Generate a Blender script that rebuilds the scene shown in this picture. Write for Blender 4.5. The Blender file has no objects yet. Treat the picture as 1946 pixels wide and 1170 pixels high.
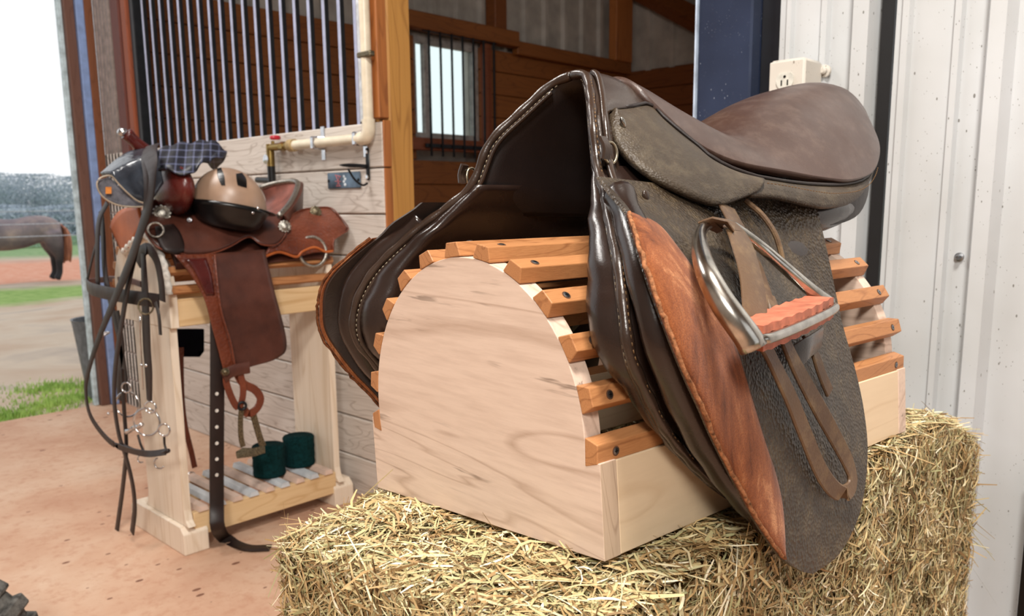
import bpy, math, random
import numpy as np
from mathutils import Vector, Matrix
random.seed(7); rng = np.random.default_rng(7)
D = bpy.data; SC = bpy.context.scene; COL = SC.collection
A = np.array
# ------------------------------------------------------------------ camera maths (world axes = barn axes)
RT = A([0.68541243, -0.72808081, -0.01039928]); UP = A([0.12554312, 0.10409389, 0.98661207]); FW = A([0.71725081, 0.67754173, -0.16275279])
FPX, PPY, PPX = 1552.0, 638.3, 973.0
CAM = A([0, 0, 1.0])
def ray(x, y): return FW + RT * ((x - PPX) / FPX) - UP * ((y - PPY) / FPX)
def at(x, y, ax, v):
    d = ray(x, y); return CAM + d * ((v - CAM[ax]) / d[ax])
# rack frame: x across the front panel (0 right, -0.4 left), y into depth, z up
RM = A([[-0.0890, 0.9958, 0.0106], [-0.9930, -0.0896, 0.0775], [0.0782, -0.0041, 0.9969]])
_u, _s, _v = np.linalg.svd(RM); RM = _u @ _v
RTT = A([0.08779768, 0.74640987, 0.65377829]); _a = 0.81386
_B = A([[math.cos(_a), math.sin(_a), 0], [-math.sin(_a), math.cos(_a), 0], [0, 0, 1]])
RT0 = _B @ RTT
S = 0.78
def RL(p): return CAM + S * (RM @ np.asarray(p, float) + RT0 - CAM)
RO = RM.T @ (CAM - RT0)
def rray(px, py): return RM.T @ ray(px, py)
XC = -0.205
def Uh(px, py, h):                       # rack-frame point on the plane a distance h right of the saddle's middle
    d = rray(px, py); return RO + d * ((XC + h - RO[0]) / d[0])
# ------------------------------------------------------------------ curves
def cr(pts, n, closed=False):
    P = np.asarray(pts, float)
    if len(P) == 2 and not closed:
        t = np.linspace(0, 1, n)[:, None]; return P[0] * (1 - t) + P[1] * t
    if closed: Q = np.vstack([P[-1], P, P[0], P[1]])
    else: Q = np.vstack([2 * P[0] - P[1], P, 2 * P[-1] - P[-2]])
    out = []
    for i in range(1, len(Q) - 2):
        p0, p1, p2, p3 = Q[i - 1], Q[i], Q[i + 1], Q[i + 2]
        t = np.linspace(0, 1, 14, endpoint=False)[:, None]
        out.append(.5 * ((2 * p1) + (-p0 + p2) * t + (2 * p0 - 5 * p1 + 4 * p2 - p3) * t**2 + (-p0 + 3 * p1 - 3 * p2 + p3) * t**3))
    out = np.vstack(out + [Q[-2][None]])
    d = np.r_[0, np.cumsum(np.linalg.norm(np.diff(out, axis=0), axis=1))]
    t = np.linspace(0, d[-1], n + 1)[:-1] if closed else np.linspace(0, d[-1], n)
    return np.stack([np.interp(t, d, out[:, k]) for k in range(out.shape[1])], 1)
def nz(v):
    v = np.asarray(v, float); return v / (np.linalg.norm(v) + 1e-12)
def gnormals(G):
    du = np.gradient(G, axis=0); dv = np.gradient(G, axis=1)
    n = np.cross(du, dv); return n / (np.linalg.norm(n, axis=2, keepdims=True) + 1e-12)
# ------------------------------------------------------------------ mesh builder
class MB:
    def __init__(s): s.v = []; s.f = []; s.n = 0
    def add(s, V, F):
        V = np.asarray(V, float).reshape(-1, 3); k = s.n
        s.v.append(V); s.f += [tuple(i + k for i in f) for f in F]; s.n += len(V); return s
    def box(s, a, b, bev=0):
        a = A(a, float); b = A(b, float); c = (a + b) / 2; h = np.abs(b - a) / 2
        return s.obox(c, (1, 0, 0), (0, 1, 0), (0, 0, 1), h[0], h[1], h[2], bev)
    def obox(s, c, ex, ey, ez, hx, hy, hz, bev=0):
        c = A(c, float); ex, ey, ez = map(nz, (ex, ey, ez))
        if bev <= 0:
            V = [c + ex * hx * i + ey * hy * j + ez * hz * k for i in (-1, 1) for j in (-1, 1) for k in (-1, 1)]
            F = [(0, 1, 3, 2), (4, 6, 7, 5), (0, 4, 5, 1), (2, 3, 7, 6), (0, 2, 6, 4), (1, 5, 7, 3)]
            if np.dot(np.cross(ex, ey), ez) < 0: F = [f[::-1] for f in F]
            return s.add(V, F)
        b = min(bev, hx * .9, hy * .9, hz * .9); V = []; idx = {}
        for i in (-1, 1):
            for j in (-1, 1):
                for k in (-1, 1):
                    for w in range(3):
                        q = [hx - b, hy - b, hz - b]; q[w] += b
                        idx[(i, j, k, w)] = len(V); V.append(c + ex * q[0] * i + ey * q[1] * j + ez * q[2] * k)
        F = []
        for sg in (-1, 1):
            F.append([idx[(sg, j, k, 0)] for j, k in ((-1, -1), (1, -1), (1, 1), (-1, 1))][::sg])
            F.append([idx[(i, sg, k, 1)] for i, k in ((-1, -1), (-1, 1), (1, 1), (1, -1))][::sg])
            F.append([idx[(i, j, sg, 2)] for i, j in ((-1, -1), (1, -1), (1, 1), (-1, 1))][::sg])
        for p in (-1, 1):
            for q in (-1, 1):
                F.append([idx[(-1, p, q, 1)], idx[(1, p, q, 1)], idx[(1, p, q, 2)], idx[(-1, p, q, 2)]])
                F.append([idx[(p, -1, q, 0)], idx[(p, 1, q, 0)], idx[(p, 1, q, 2)], idx[(p, -1, q, 2)]])
                F.append([idx[(p, q, -1, 0)], idx[(p, q, 1, 0)], idx[(p, q, 1, 1)], idx[(p, q, -1, 1)]])
                for r in (-1, 1): F.append([idx[(p, q, r, w)] for w in range(3)])
        return s.add(V, F)
    def grid(s, G, cu=False, cv=False):
        G = np.asarray(G, float); n, m = G.shape[:2]; F = []
        for i in range(n if cu else n - 1):
            for j in range(m if cv else m - 1):
                i2 = (i + 1) % n; j2 = (j + 1) % m
                F.append((i * m + j, i2 * m + j, i2 * m + j2, i * m + j2))
        return s.add(G.reshape(-1, 3), F)
    def shell(s, G, th, N=None):
        G = np.asarray(G, float); N = gnormals(G) if N is None else N
        G2 = G - N * th; n, m = G.shape[:2]; V = np.vstack([G.reshape(-1, 3), G2.reshape(-1, 3)]); k = n * m; F = []
        for i in range(n - 1):
            for j in range(m - 1):
                a, b, c, d = i * m + j, (i + 1) * m + j, (i + 1) * m + j + 1, i * m + j + 1
                F.append((a, b, c, d)); F.append((k + d, k + c, k + b, k + a))
        bd = [i * m for i in range(n)] + [(n - 1) * m + j for j in range(1, m)] + [i * m + m - 1 for i in range(n - 2, -1, -1)] + [j for j in range(m - 2, 0, -1)]
        for q in range(len(bd)):
            a, b = bd[q], bd[(q + 1) % len(bd)]; F.append((b, a, k + a, k + b))
        return s.add(V, F)
    def tube(s, P, r, n=10, closed=False, flat=1.0, side=None):
        P = np.asarray(P, float); m = len(P); r = np.broadcast_to(np.asarray(r, float), (m,)).copy()
        T = np.gradient(P, axis=0) if not closed else np.roll(P, -1, 0) - np.roll(P, 1, 0)
        T /= np.linalg.norm(T, axis=1, keepdims=True) + 1e-12
        up = nz(side) if side is not None else (A([0, 0, 1.]) if abs(T[0][2]) < .9 else A([1., 0, 0]))
        G = []
        for i in range(m):
            a = up - T[i] * np.dot(up, T[i]); a = nz(a); b = np.cross(T[i], a)
            if side is None: up = a
            G.append([P[i] + r[i] * (a * math.cos(q) + b * math.sin(q) * flat) for q in np.linspace(0, 2 * math.pi, n, endpoint=False)])
        k = s.n; s.grid(A(G), cu=closed, cv=True)
        if not closed:
            s.f.append(tuple(k + j for j in range(n))); s.f.append(tuple(k + (m - 1) * n + j for j in range(n - 1, -1, -1)))
        return s
    def strap(s, P, side, w, th):            # flat band: P centre line, side = width direction (one or per point)
        P = np.asarray(P, float); m = len(P); W = np.broadcast_to(np.asarray(side, float), P.shape); w = np.broadcast_to(np.asarray(w, float), (m,))
        T = np.gradient(P, axis=0); G = []
        for i in range(m):
            t = nz(T[i]); a = nz(W[i] - t * np.dot(W[i], t)); b = np.cross(t, a); e = .3
            ring = [(-1, -e), (-1, e), (-.85, 1), (.85, 1), (1, e), (1, -e), (.85, -1), (-.85, -1)]
            G.append([P[i] + a * w[i] / 2 * u + b * th / 2 * v for u, v in ring])
        k = s.n; s.grid(A(G), cv=True)
        s.f.append(tuple(k + j for j in range(8))); s.f.append(tuple(k + (m - 1) * 8 + j for j in range(7, -1, -1)))
        return s
    def ell(s, c, ex, ey, ez, n=14, m=20):
        c = A(c, float); G = [[c + A(ex) * math.sin(t) * math.cos(p) + A(ey) * math.sin(t) * math.sin(p) + A(ez) * math.cos(t) for p in np.linspace(0, 2 * math.pi, m, endpoint=False)] for t in np.linspace(0.02, math.pi - .02, n)]
        k = s.n; s.grid(A(G), cv=True); s.f.append(tuple(k + j for j in range(m))); s.f.append(tuple(k + (n - 1) * m + j for j in range(m - 1, -1, -1)))
        return s
    def lathe(s, c, ax, prof, n=24):         # prof [(r, height)]
        ax = nz(ax); a = nz(np.cross(ax, (1, .2, .1) if abs(ax[0]) < .8 else (0, 1, .1))); b = np.cross(ax, a); c = A(c, float)
        G = [[c + ax * h + r * (a * math.cos(p) + b * math.sin(p)) for p in np.linspace(0, 2 * math.pi, n, endpoint=False)] for r, h in prof]
        k = s.n; s.grid(A(G), cv=True); s.f.append(tuple(k + j for j in range(n))); m = len(prof)
        s.f.append(tuple(k + (m - 1) * n + j for j in range(n - 1, -1, -1)))
        return s
    def torus(s, c, nrm, R, r, n=28, m=8, arc=None, ex=None, sx=1.0):
        nrm = nz(nrm); a = nz(ex) if ex is not None else nz(np.cross(nrm, (0.3, .2, 1))); b = np.cross(nrm, a)
        if arc is None:
            P = [A(c) + R * (a * math.cos(t) * sx + b * math.sin(t)) for t in np.linspace(0, 2 * math.pi, n, endpoint=False)]; return s.tube(P, r, m, closed=True)
        P = [A(c) + R * (a * math.cos(t) * sx + b * math.sin(t)) for t in np.linspace(arc[0], arc[1], n)]; return s.tube(P, r, m)
    def extr(s, poly, vec):
        P = np.asarray(poly, float); n = len(P); V = np.vstack([P, P + A(vec, float)])
        F = [tuple(range(n - 1, -1, -1)), tuple(range(n, 2 * n))] + [(i, (i + 1) % n, n + (i + 1) % n, n + i) for i in range(n)]
        return s.add(V, F)
    def verts(s): return np.vstack(s.v)
    def build(s, name, mat, parent=None, smooth=False, loc=None, frame=None, subsurf=0, bevel=0):
        V = s.verts()
        if frame is not None: V = A([frame(p) for p in V]) if frame is not RL else CAM + S * (V @ RM.T + RT0 - CAM)
        if loc is None:
            if parent is not None: loc = wloc(parent)
            else: loc = A([(V[:, 0].min() + V[:, 0].max()) / 2, (V[:, 1].min() + V[:, 1].max()) / 2, V[:, 2].min()])
        loc = A(loc, float)
        me = D.meshes.new(name); me.from_pydata((V - loc).tolist(), [], s.f); me.update()
        import bmesh
        bm = bmesh.new(); bm.from_mesh(me); bmesh.ops.recalc_face_normals(bm, faces=bm.faces); bm.to_mesh(me); bm.free()
        if smooth:
            me.polygons.foreach_set('use_smooth', [True] * len(me.polygons))
            if smooth != 2: me.set_sharp_from_angle(angle=math.radians(42))
        me.materials.append(mat)
        o = D.objects.new(name, me); COL.objects.link(o)
        if parent is not None:
            o.parent = parent; o.location = Vector(loc - wloc(parent))
        else: o.location = Vector(loc)
        if bevel:
            b = o.modifiers.new('bevel', 'BEVEL'); b.width = bevel; b.segments = 2; b.limit_method = 'ANGLE'; b.angle_limit = math.radians(40)
        if subsurf:
            q = o.modifiers.new('sub', 'SUBSURF'); q.levels = q.render_levels = subsurf
        return o
def wloc(o):
    l = A(o.location, float)
    while o.parent: o = o.parent; l = l + A(o.location, float)
    return l
def tag(o, label=None, cat=None, group=None, kind=None):
    if label: o['label'] = label
    if cat: o['category'] = cat
    if group: o['group'] = group
    if kind: o['kind'] = kind
    return o
def thing(name, loc, label, cat, group=None):
    o = D.objects.new(name, None); COL.objects.link(o); o.empty_display_size = .05; o.location = Vector(A(loc, float)); return tag(o, label, cat, group)
def struct(name, mb, mat, **k): return tag(mb.build(name, mat, **k), kind='structure')
# ------------------------------------------------------------------ materials
def lin(c):
    c = [x / 255 for x in c]; return tuple([x / 12.92 if x <= .04045 else ((x + .055) / 1.055) ** 2.4 for x in c] + [1])
class NT:
    def __init__(s, name):
        s.m = D.materials.new(name); s.m.use_nodes = True; s.t = s.m.node_tree; s.b = s.t.nodes['Principled BSDF']; s.tc = None
    def n(s, t, **k):
        q = s.t.nodes.new(t)
        for a, b in k.items(): setattr(q, a, b)
        return q
    def l(s, a, b): s.t.links.new(a, b)
    def co(s, scale=(1, 1, 1), rot=(0, 0, 0)):
        if not s.tc: s.tc = s.n('ShaderNodeTexCoord')
        mp = s.n('ShaderNodeMapping'); mp.inputs['Scale'].default_value = scale; mp.inputs['Rotation'].default_value = rot; s.l(s.tc.outputs['Object'], mp.inputs['Vector']); return mp.outputs['Vector']
    def noise(s, vec, scale, det=4, rough=.55, dist=0):
        q = s.n('ShaderNodeTexNoise'); q.inputs['Scale'].default_value = scale; q.inputs['Detail'].default_value = det; q.inputs['Roughness'].default_value = rough; q.inputs['Distortion'].default_value = dist; s.l(vec, q.inputs['Vector']); return q.outputs['Fac']
    def voro(s, vec, scale, feat='F1'):
        q = s.n('ShaderNodeTexVoronoi'); q.feature = feat; q.inputs['Scale'].default_value = scale; s.l(vec, q.inputs['Vector']); return q.outputs['Distance']
    def wave(s, vec, scale, dist, det=2, dscale=1, typ='BANDS', dirn='X'):
        q = s.n('ShaderNodeTexWave'); q.wave_type = typ
        if typ == 'BANDS': q.bands_direction = dirn
        q.inputs['Scale'].default_value = scale; q.inputs['Distortion'].default_value = dist; q.inputs['Detail'].default_value = det; q.inputs['Detail Scale'].default_value = dscale; s.l(vec, q.inputs['Vector']); return q.outputs['Fac']
    def ramp(s, fac, stops):
        q = s.n('ShaderNodeValToRGB'); e = q.color_ramp.elements
        while len(e) < len(stops): e.new(.5)
        for i, (p, c) in enumerate(stops): e[i].position = p; e[i].color = lin(c) if len(c) == 3 else c
        s.l(fac, q.inputs['Fac']); return q.outputs['Color']
    def mix(s, a, b, fac, mode='MIX'):
        q = s.n('ShaderNodeMix', data_type='RGBA', blend_type=mode)
        for k, v in ((6, a), (7, b), (0, fac)):
            if hasattr(v, 'node'): s.l(v, q.inputs[k])
            else: q.inputs[k].default_value = v if k == 0 else (lin(v) if len(v) == 3 else v)
        return q.outputs[2]
    def math(s, op, a, b=0.5):
        q = s.n('ShaderNodeMath', operation=op)
        for k, v in ((0, a), (1, b)):
            if hasattr(v, 'node'): s.l(v, q.inputs[k])
            else: q.inputs[k].default_value = v
        return q.outputs[0]
    def col(s, c):
        if hasattr(c, 'node'): s.l(c, s.b.inputs['Base Color'])
        else: s.b.inputs['Base Color'].default_value = lin(c)
    def set(s, rough=None, metal=None, spec=None, coat=None, sheen=None):
        for k, v in (('Roughness', rough), ('Metallic', metal), ('Specular IOR Level', spec), ('Coat Weight', coat), ('Sheen Weight', sheen)):
            if v is not None:
                if hasattr(v, 'node'): s.l(v, s.b.inputs[k])
                else: s.b.inputs[k].default_value = v
    def bump(s, h, strength=.3, dist=.001):
        q = s.n('ShaderNodeBump'); q.inputs['Strength'].default_value = strength; q.inputs['Distance'].default_value = dist; s.l(h, q.inputs['Height']); s.l(q.outputs['Normal'], s.b.inputs['Normal'])
def wood(name, c1, c2, c3, grain, sc=1.0, rough=.55, figure=2.0, fine=60, streak=None):
    t = NT(name); g = [1., 1., 1.]; g[grain] = .12 if not streak else .09
    v = t.co(tuple(x * sc for x in g)); g2 = [1., 1., 1.]; g2[grain] = .02; v2 = t.co(tuple(x * sc for x in g2))
    fig = t.noise(v, 9 if grain != 9 else 9, 2, .5, .8); rings = t.math('FRACT', t.math('MULTIPLY', fig, 9.0 * figure), 0)
    a = t.ramp(rings, [(0, c2), (.10, c1), (.85, c1), (1, c2)])
    b = t.ramp(t.noise(v2, fine * 3, 4, .6), [(.3, c3), (.6, c1)])
    base = t.mix(a, b, .45); blot = t.noise(v, 5, 3)
    base = t.mix(base, c2, t.math('MULTIPLY', t.math('SUBTRACT', blot, .35), .6))
    if streak:
        g3 = [1., 1., 1.]; g3[grain] = .05; v3 = t.co(tuple(g3)); m_ = t.math('MULTIPLY', t.ramp(t.noise(v3, 110, 3, .6), [(.60, (0, 0, 0)), (.68, (255, 255, 255))]), t.ramp(t.noise(t.co(tuple(min(1, x * 4) if x < 1 else 1.6 for x in g3)), 9, 2), [(.56, (0, 0, 0)), (.66, (255, 255, 255))]))
        base = t.mix(base, streak, t.math('MULTIPLY', m_, .75))
    t.col(base)
    t.set(rough=rough, spec=.35); t.bump(t.noise(v2, fine * 5, 3), .12, .0006); return t.m
def leather(name, c1, c2, rough=.42, grain=500, bump=.35, dist=.0006, dust=None, spec=.5, patch=8):
    t = NT(name); v = t.co(); n1 = t.noise(v, patch, 5, .6); c = t.ramp(n1, [(.3, c1), (.7, c2)])
    vo = t.voro(v, grain)
    if dust: c = t.mix(c, dust, t.math('MULTIPLY', t.ramp(t.noise(v, 40, 6, .75), [(.48, (0, 0, 0)), (.72, (255, 255, 255))]), .55))
    t.col(c); t.set(rough=t.math('ADD', t.math('MULTIPLY', t.noise(v, 25, 4), .25), rough - .12), spec=spec); t.bump(vo, bump, dist); return t.m
def plain(name, c, rough=.5, metal=0, spec=.5, var=.12, nscale=30, bump=0):
    t = NT(name); v = t.co(); d = tuple(max(0, int(x * (1 - var * 2))) for x in c)
    t.col(t.ramp(t.noise(v, nscale, 4), [(.3, d), (.65, c)])); t.set(rough=rough, metal=metal, spec=spec)
    if bump: t.bump(t.noise(v, nscale * 4, 3), bump, .001)
    return t.m
# ------------------------------------------------------------------ materials in use
MAPLE_F = wood('maple_front', (222, 198, 180), (176, 148, 128), (192, 166, 148), 1, 1.3, .5, 1.0, 50, (112, 92, 78))
MAPLE_S = wood('maple_side', (222, 198, 166), (204, 176, 142), (210, 184, 152), 0, 1.0, .5, .8, 40)
ENDG = wood('maple_end_grain', (196, 172, 148), (150, 124, 102), (176, 150, 126), 2, 2.5, .6, 1.5, 60)
SLAT = wood('mahogany_slat', (186, 130, 84), (134, 84, 50), (152, 98, 60), 0, 2.0, .45, 1.2, 160)
PINE = wood('stall_pine', (132, 78, 34), (96, 50, 20), (110, 62, 26), 0, .8, .6, 1.2, 50)
PINE_Y = wood('stall_pine_side', (118, 66, 28), (84, 42, 16), (98, 52, 22), 1, .8, .6, 1.2, 50)
POST = wood('post_pine', (190, 138, 70), (140, 92, 40), (164, 112, 54), 2, .9, .55, 1.2, 50)
POST_D = wood('trim_pine', (172, 106, 54), (126, 72, 36), (146, 88, 44), 2, .9, .55, 1.0, 50)
GREYWOOD = wood('weathered_board', (214, 206, 198), (150, 136, 124), (176, 162, 150), 1, 1.1, .7, 1.6, 50)
STANDW = wood('stand_maple', (236, 222, 204), (208, 186, 158), (220, 202, 178), 2, 1.0, .5, .7, 40)
RAILW = wood('stand_rail', (226, 196, 152), (196, 156, 108), (206, 172, 124), 0, 1.0, .5, .7, 50)
L_FLAP = leather('grained_flap_leather', (44, 35, 26), (64, 52, 39), .40, 300, 1.0, .0016, (106, 90, 66), .5)
L_SKIRT = leather('dusty_skirt_leather', (50, 41, 31), (70, 58, 45), .50, 420, .6, .0010, (104, 92, 73), .4)
L_SEAT = leather('worn_seat_leather', (56, 37, 30), (72, 50, 41), .38, 900, .15, .0004, (98, 80, 70), .6, 5)
L_PANEL = leather('soft_panel_leather', (30, 20, 16), (44, 31, 26), .26, 700, .12, .0004)
L_DARK = leather('black_lining_leather', (26, 19, 17), (38, 28, 26), .5, 500, .2, .0005)
L_BIND = leather('binding_leather', (38, 27, 21), (60, 45, 36), .28, 500, .2, .0004)
L_STRAP = leather('stirrup_strap_leather', (76, 56, 40), (108, 82, 58), .48, 500, .3, .0005, (146, 120, 84))
L_WEST = leather('western_brown_leather', (58, 29, 22), (96, 54, 42), .4, 300, .3, .0008)
L_TOOL = leather('tooled_russet_leather', (84, 37, 23), (122, 62, 40), .34, 110, .9, .002)
L_RED = leather('oxblood_leather', (58, 16, 15), (96, 34, 28), .25, 300, .2, .0006)
L_TAN = leather('orange_tan_leather', (146, 70, 26), (186, 100, 46), .4, 200, .3, .0006)
L_BRID = leather('bridle_leather', (22, 14, 13), (42, 28, 25), .46, 500, .2, .0004, spec=.4)
SUEDE = (lambda t: (t.col(t.mix(t.ramp(t.noise(t.co((1, 1, .35)), 26, 6, .7, .6), [(.36, (82, 44, 24)), (.46, (128, 72, 40)), (.56, (152, 90, 52)), (.66, (198, 138, 94))]), (90, 40, 20), t.math('MULTIPLY', t.ramp(t.noise(t.co(), 900, 3, .8), [(.42, (0, 0, 0)), (.6, (255, 255, 255))]), .5))), t.set(rough=.95, spec=.1, sheen=.12), t.bump(t.noise(t.co(), 900, 3), .5, .0012), t.m)[-1])(NT('russet_suede'))
SUEDE_E = plain('suede_raw_edge', (172, 116, 80), .95, 0, .1, .25, 300, .6)
THREAD = plain('stitch_thread', (158, 146, 124), .8, 0, .2, .1)
THREAD_D = plain('brown_thread', (120, 92, 62), .8, 0, .2, .1)
STEEL = plain('stirrup_steel', (205, 200, 192), .22, 1, .5, .12, 60)
CHROME = plain('bright_steel', (225, 225, 228), .15, 1)
BRASS = plain('brass', (170, 142, 84), .35, 1)
DRING = plain('worn_nickel_ring', (196, 184, 160), .3, 1)
RUBBER_R = plain('salmon_rubber', (206, 120, 92), .6, 0, .3, .12, 60, .3)
SCREWM = plain('screw_zinc', (168, 170, 174), .35, 1)
HOLE = plain('screw_hole', (96, 62, 40), .8)
BLACK = plain('black_plastic', (12, 12, 14), .3)
L_UNDER = leather('flap_underside_leather', (34, 25, 21), (54, 41, 34), .6, 500, .25, .0005)
GREYV = plain('bar_steel', (176, 180, 206), .35, .3, .5, .05, 30)
PVC = plain('cream_pvc', (232, 220, 196), .3, 0, .5, .04)
REDP = plain('red_handle', (214, 40, 60), .35)
GREEN = plain('bottle_green_fleece', (12, 50, 52), .95, 0, .1, .2, 120, .6)
IRON = plain('black_iron', (38, 40, 44), .4, .6)
SILVER = plain('engraved_silver', (205, 200, 190), .3, 1, .5, .3, 300, .5)
GOLDM = plain('antique_silver', (150, 138, 112), .38, .9, .5, .35, 300, .6)
PLAQUE = plain('blue_steel_plaque', (120, 140, 160), .3, .7, .5, .25, 12)
FRAMEW = plain('white_window_frame', (176, 170, 166), .5)
GREYP = plain('grey_plastic', (110, 115, 122), .5)
def speckled(name, c1, c2, rough, sp=(96, 92, 86), metal=0, thr=.07, sc=85):
    t = NT(name); v = t.co(); n1 = t.noise(v, 3, 4)
    base = t.ramp(n1, [(.3, c1), (.7, c2)])
    w = t.co((1, .8, .4), (.9, 0, 0)); vo = t.voro(w, sc); msk = t.math('LESS_THAN', vo, t.math('MULTIPLY', t.math('POWER', t.noise(v, 9, 2), 2.0), thr * 4))
    vo2 = t.math('LESS_THAN', t.voro(w, sc * 2.6), t.math('MULTIPLY', t.math('POWER', t.noise(v, 16, 2), 2.0), thr * 4))
    t.col(t.mix(base, sp, t.math('MULTIPLY', t.math('MAXIMUM', msk, vo2), .8))); t.set(rough=rough, metal=metal); return t.m
WHITEM = speckled('white_painted_metal', (200, 203, 206), (182, 184, 184), .34)
BOXM = speckled('dusty_box_metal', (210, 205, 196), (188, 181, 170), .5, (110, 100, 90), 0, .1, 120)
POSTM = speckled('dark_steel_post', (24, 30, 46), (44, 54, 78), .3, (130, 136, 150), 0, .07, 130)
GALV = plain('ribbed_white_liner', (176, 168, 160), .5, 0, .4, .08, 6)
# ------------------------------------------------------------------ the setting
def yx(px, X=1.6, py=0): return at(px, py, 0, X)[1]
# floor
t = NT('dusty_concrete'); v = t.co(); n1 = t.noise(v, 2.2, 6, .6, .3); n2 = t.noise(v, 30, 6, .7)
c = t.ramp(n1, [(.3, (180, 134, 108)), (.5, (198, 160, 134)), (.7, (212, 184, 160))]); c = t.mix(c, (170, 116, 88), t.math('MULTIPLY', t.ramp(n2, [(.5, (0, 0, 0)), (.75, (255, 255, 255))]), .6))
c = t.mix(c, (120, 80, 62), t.math('LESS_THAN', t.voro(t.co((1, 1.8, 1)), 11), t.math('MULTIPLY', t.math('POWER', t.noise(v, 5, 2), 3.0), .55)))
t.col(c); t.set(rough=.75, spec=.3); t.bump(n2, .4, .003); FLOORM = t.m
struct('floor', MB().box((-2.2, -3.4, -.12), (6.1, 4.32, 0)), FLOORM)
t = NT('roof_boards'); t.col(t.ramp(t.noise(t.co(), 6, 3), [(.3, (120, 98, 76)), (.7, (150, 124, 98))])); t.set(rough=.8)
struct('ceiling', MB().box((-2.2, -3.4, 3.3), (6.1, 4.5, 3.42)), t.m)
# end wall (Y = 4.25): planks with a window, liner panels above
def planks(mb, x0, x1, y0, y1, z0, z1, hh, axis, gap=.004, holes=(), cut=None):
    z = z0
    while z < z1 - .01:
        ze = min(z + hh, z1); segs = [(x0, x1)] if axis == 'x' else [(y0, y1)]
        for (a, b, c_, d_) in holes:
            if ze > c_ and z < d_:
                new = []
                for p, q in segs:
                    if b <= p or a >= q: new.append((p, q)); continue
                    if a > p: new.append((p, a))
                    if b < q: new.append((b, q))
                segs = new
        for p, q in segs:
            if axis == 'x': mb.box((p, y0, z), (q, y1, ze - gap), .004)
            else: mb.box((x0, p, z), (x1, q, ze - gap), .004)
        z = ze
mb = MB(); planks(mb, 1.72, 5.95, 4.25, 4.29, 0, 2.07, .16, 'x', holes=[(3.60, 4.20, 1.42, 2.09)]); mb.box((1.72, 4.291, 0), (3.6, 4.30, 2.07)); mb.box((4.2, 4.291, 0), (5.95, 4.30, 2.07)); struct('wall_end', mb, PINE)
def ribs(mb, p0, p1, z0, z1, axis, pos, ribl, flip=-1):   # ribbed sheet, ribs at the listed offsets (centre, half width, height)
    a0, a1 = p0, p1; pts = [a0]
    xs = [(a0, 0.0)]
    for c, w, h in sorted(ribl): xs += [(c - w, 0), (c - w * .55, h), (c + w * .55, h), (c + w, 0)]
    xs += [(a1, 0.0)]; G = []
    for a, h in xs:
        col = []
        for z in (z0, z1):
            col.append((pos + flip * h, a, z) if axis == 'y' else (a, pos + flip * h, z))
        G.append(col)
    G = A(G); n = A([-1, 0, 0]) if axis == 'y' else A([0, -1, 0])
    mb.shell(G, .004, np.broadcast_to(n, G.shape))
mb = MB(); ribs(mb, 1.62, 5.95, 2.06, 3.3, 'x', 4.31, [(1.75 + .229 * i, .03, .03) for i in range(18)]); struct('wall_liner', mb, GALV)
mb = MB(); mb.box((1.72, 4.37, 0), (3.60, 4.41, 3.3)); mb.box((4.20, 4.37, 0), (6.1, 4.41, 3.3)); mb.box((3.6, 4.37, 0), (4.2, 4.41, 1.42)); mb.box((3.6, 4.37, 2.09), (4.2, 4.41, 3.3)); struct('wall_outer', mb, GALV)
struct('trim_1', MB().box((3.45, 4.16, 2.095), (4.52, 4.25, 2.20), .006), PINE)
struct('trim_2', MB().box((4.53, 4.19, 2.05), (5.95, 4.25, 2.145), .006), PINE)
struct('trim_3', MB().box((4.30, 4.19, 2.15), (4.42, 4.29, 3.3), .006), PINE_Y)
struct('trim_4', MB().box((5.70, 4.17, 2.14), (5.93, 4.25, 3.3), .006), POST_D)
# window
w = struct('window_1', MB().box((3.60, 4.27, 1.42), (4.20, 4.31, 1.46)).box((3.60, 4.27, 2.03), (4.20, 4.31, 2.09)).box((3.60, 4.27, 1.46), (3.63, 4.31, 2.03)).box((4.15, 4.27, 1.46), (4.20, 4.31, 2.03)).box((3.70, 4.265, 1.46), (3.735, 4.305, 2.03)), FRAMEW)
tg = NT('window_glass'); tg.set(rough=.05, spec=.5); tg.b.inputs['Transmission Weight'].default_value = 1; tg.b.inputs['IOR'].default_value = 1.02; tg.col((235, 250, 248))
MB().box((3.63, 4.288, 1.46), (4.15, 4.292, 2.03)).build('pane', tg.m, w)
struct('trim_5', MB().box((3.50, 4.2, 1.34), (4.27, 4.25, 1.42), .004).box((4.20, 4.2, 1.42), (4.27, 4.25, 2.095), .004), wood('window_trim_pine', (128, 70, 44), (96, 48, 30), (108, 58, 36), 0, .8))
wb = thing('window_bar_grille', (3.87, 4.17, 1.3), 'black steel bar grille across the small stall window', 'window grille')
for i in range(7): tag(MB().tube([(3.66 + .1 * i, 4.17, 1.30), (3.66 + .1 * i, 4.17, 2.12)], .008, 8).build('bar', IRON, wb, smooth=True))
for z in (1.37, 2.10): MB().box((3.62, 4.178, z - .012), (4.3, 4.19, z + .012)).build('cross_bar', IRON, wb)
# right wall of the stall
mb = MB(); planks(mb, 5.95, 5.99, 1.2, 4.25, 0, 2.07, .16, 'y'); mb.box((5.991, 1.2, 0), (6.02, 4.3, 2.08)); struct('wall_stall', mb, PINE_Y)  # backing box added to block light through the plank gaps
mb = MB(); ribs(mb, 1.2, 4.3, 2.07, 3.3, 'y', 6.0, [(1.3 + .229 * i, .03, .03) for i in range(13)]); struct('wall_stall_liner', mb, GALV)
r0 = at(1236, -8, 0, 5.9); r1 = at(1345, 50, 0, 5.9); dr = nz(r1 - r0)
struct('trim_6', MB().tube([r0 - dr * .6, r1 + dr * 1.5], .09, 4, side=(0, .3, 1)), PINE_Y)
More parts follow.
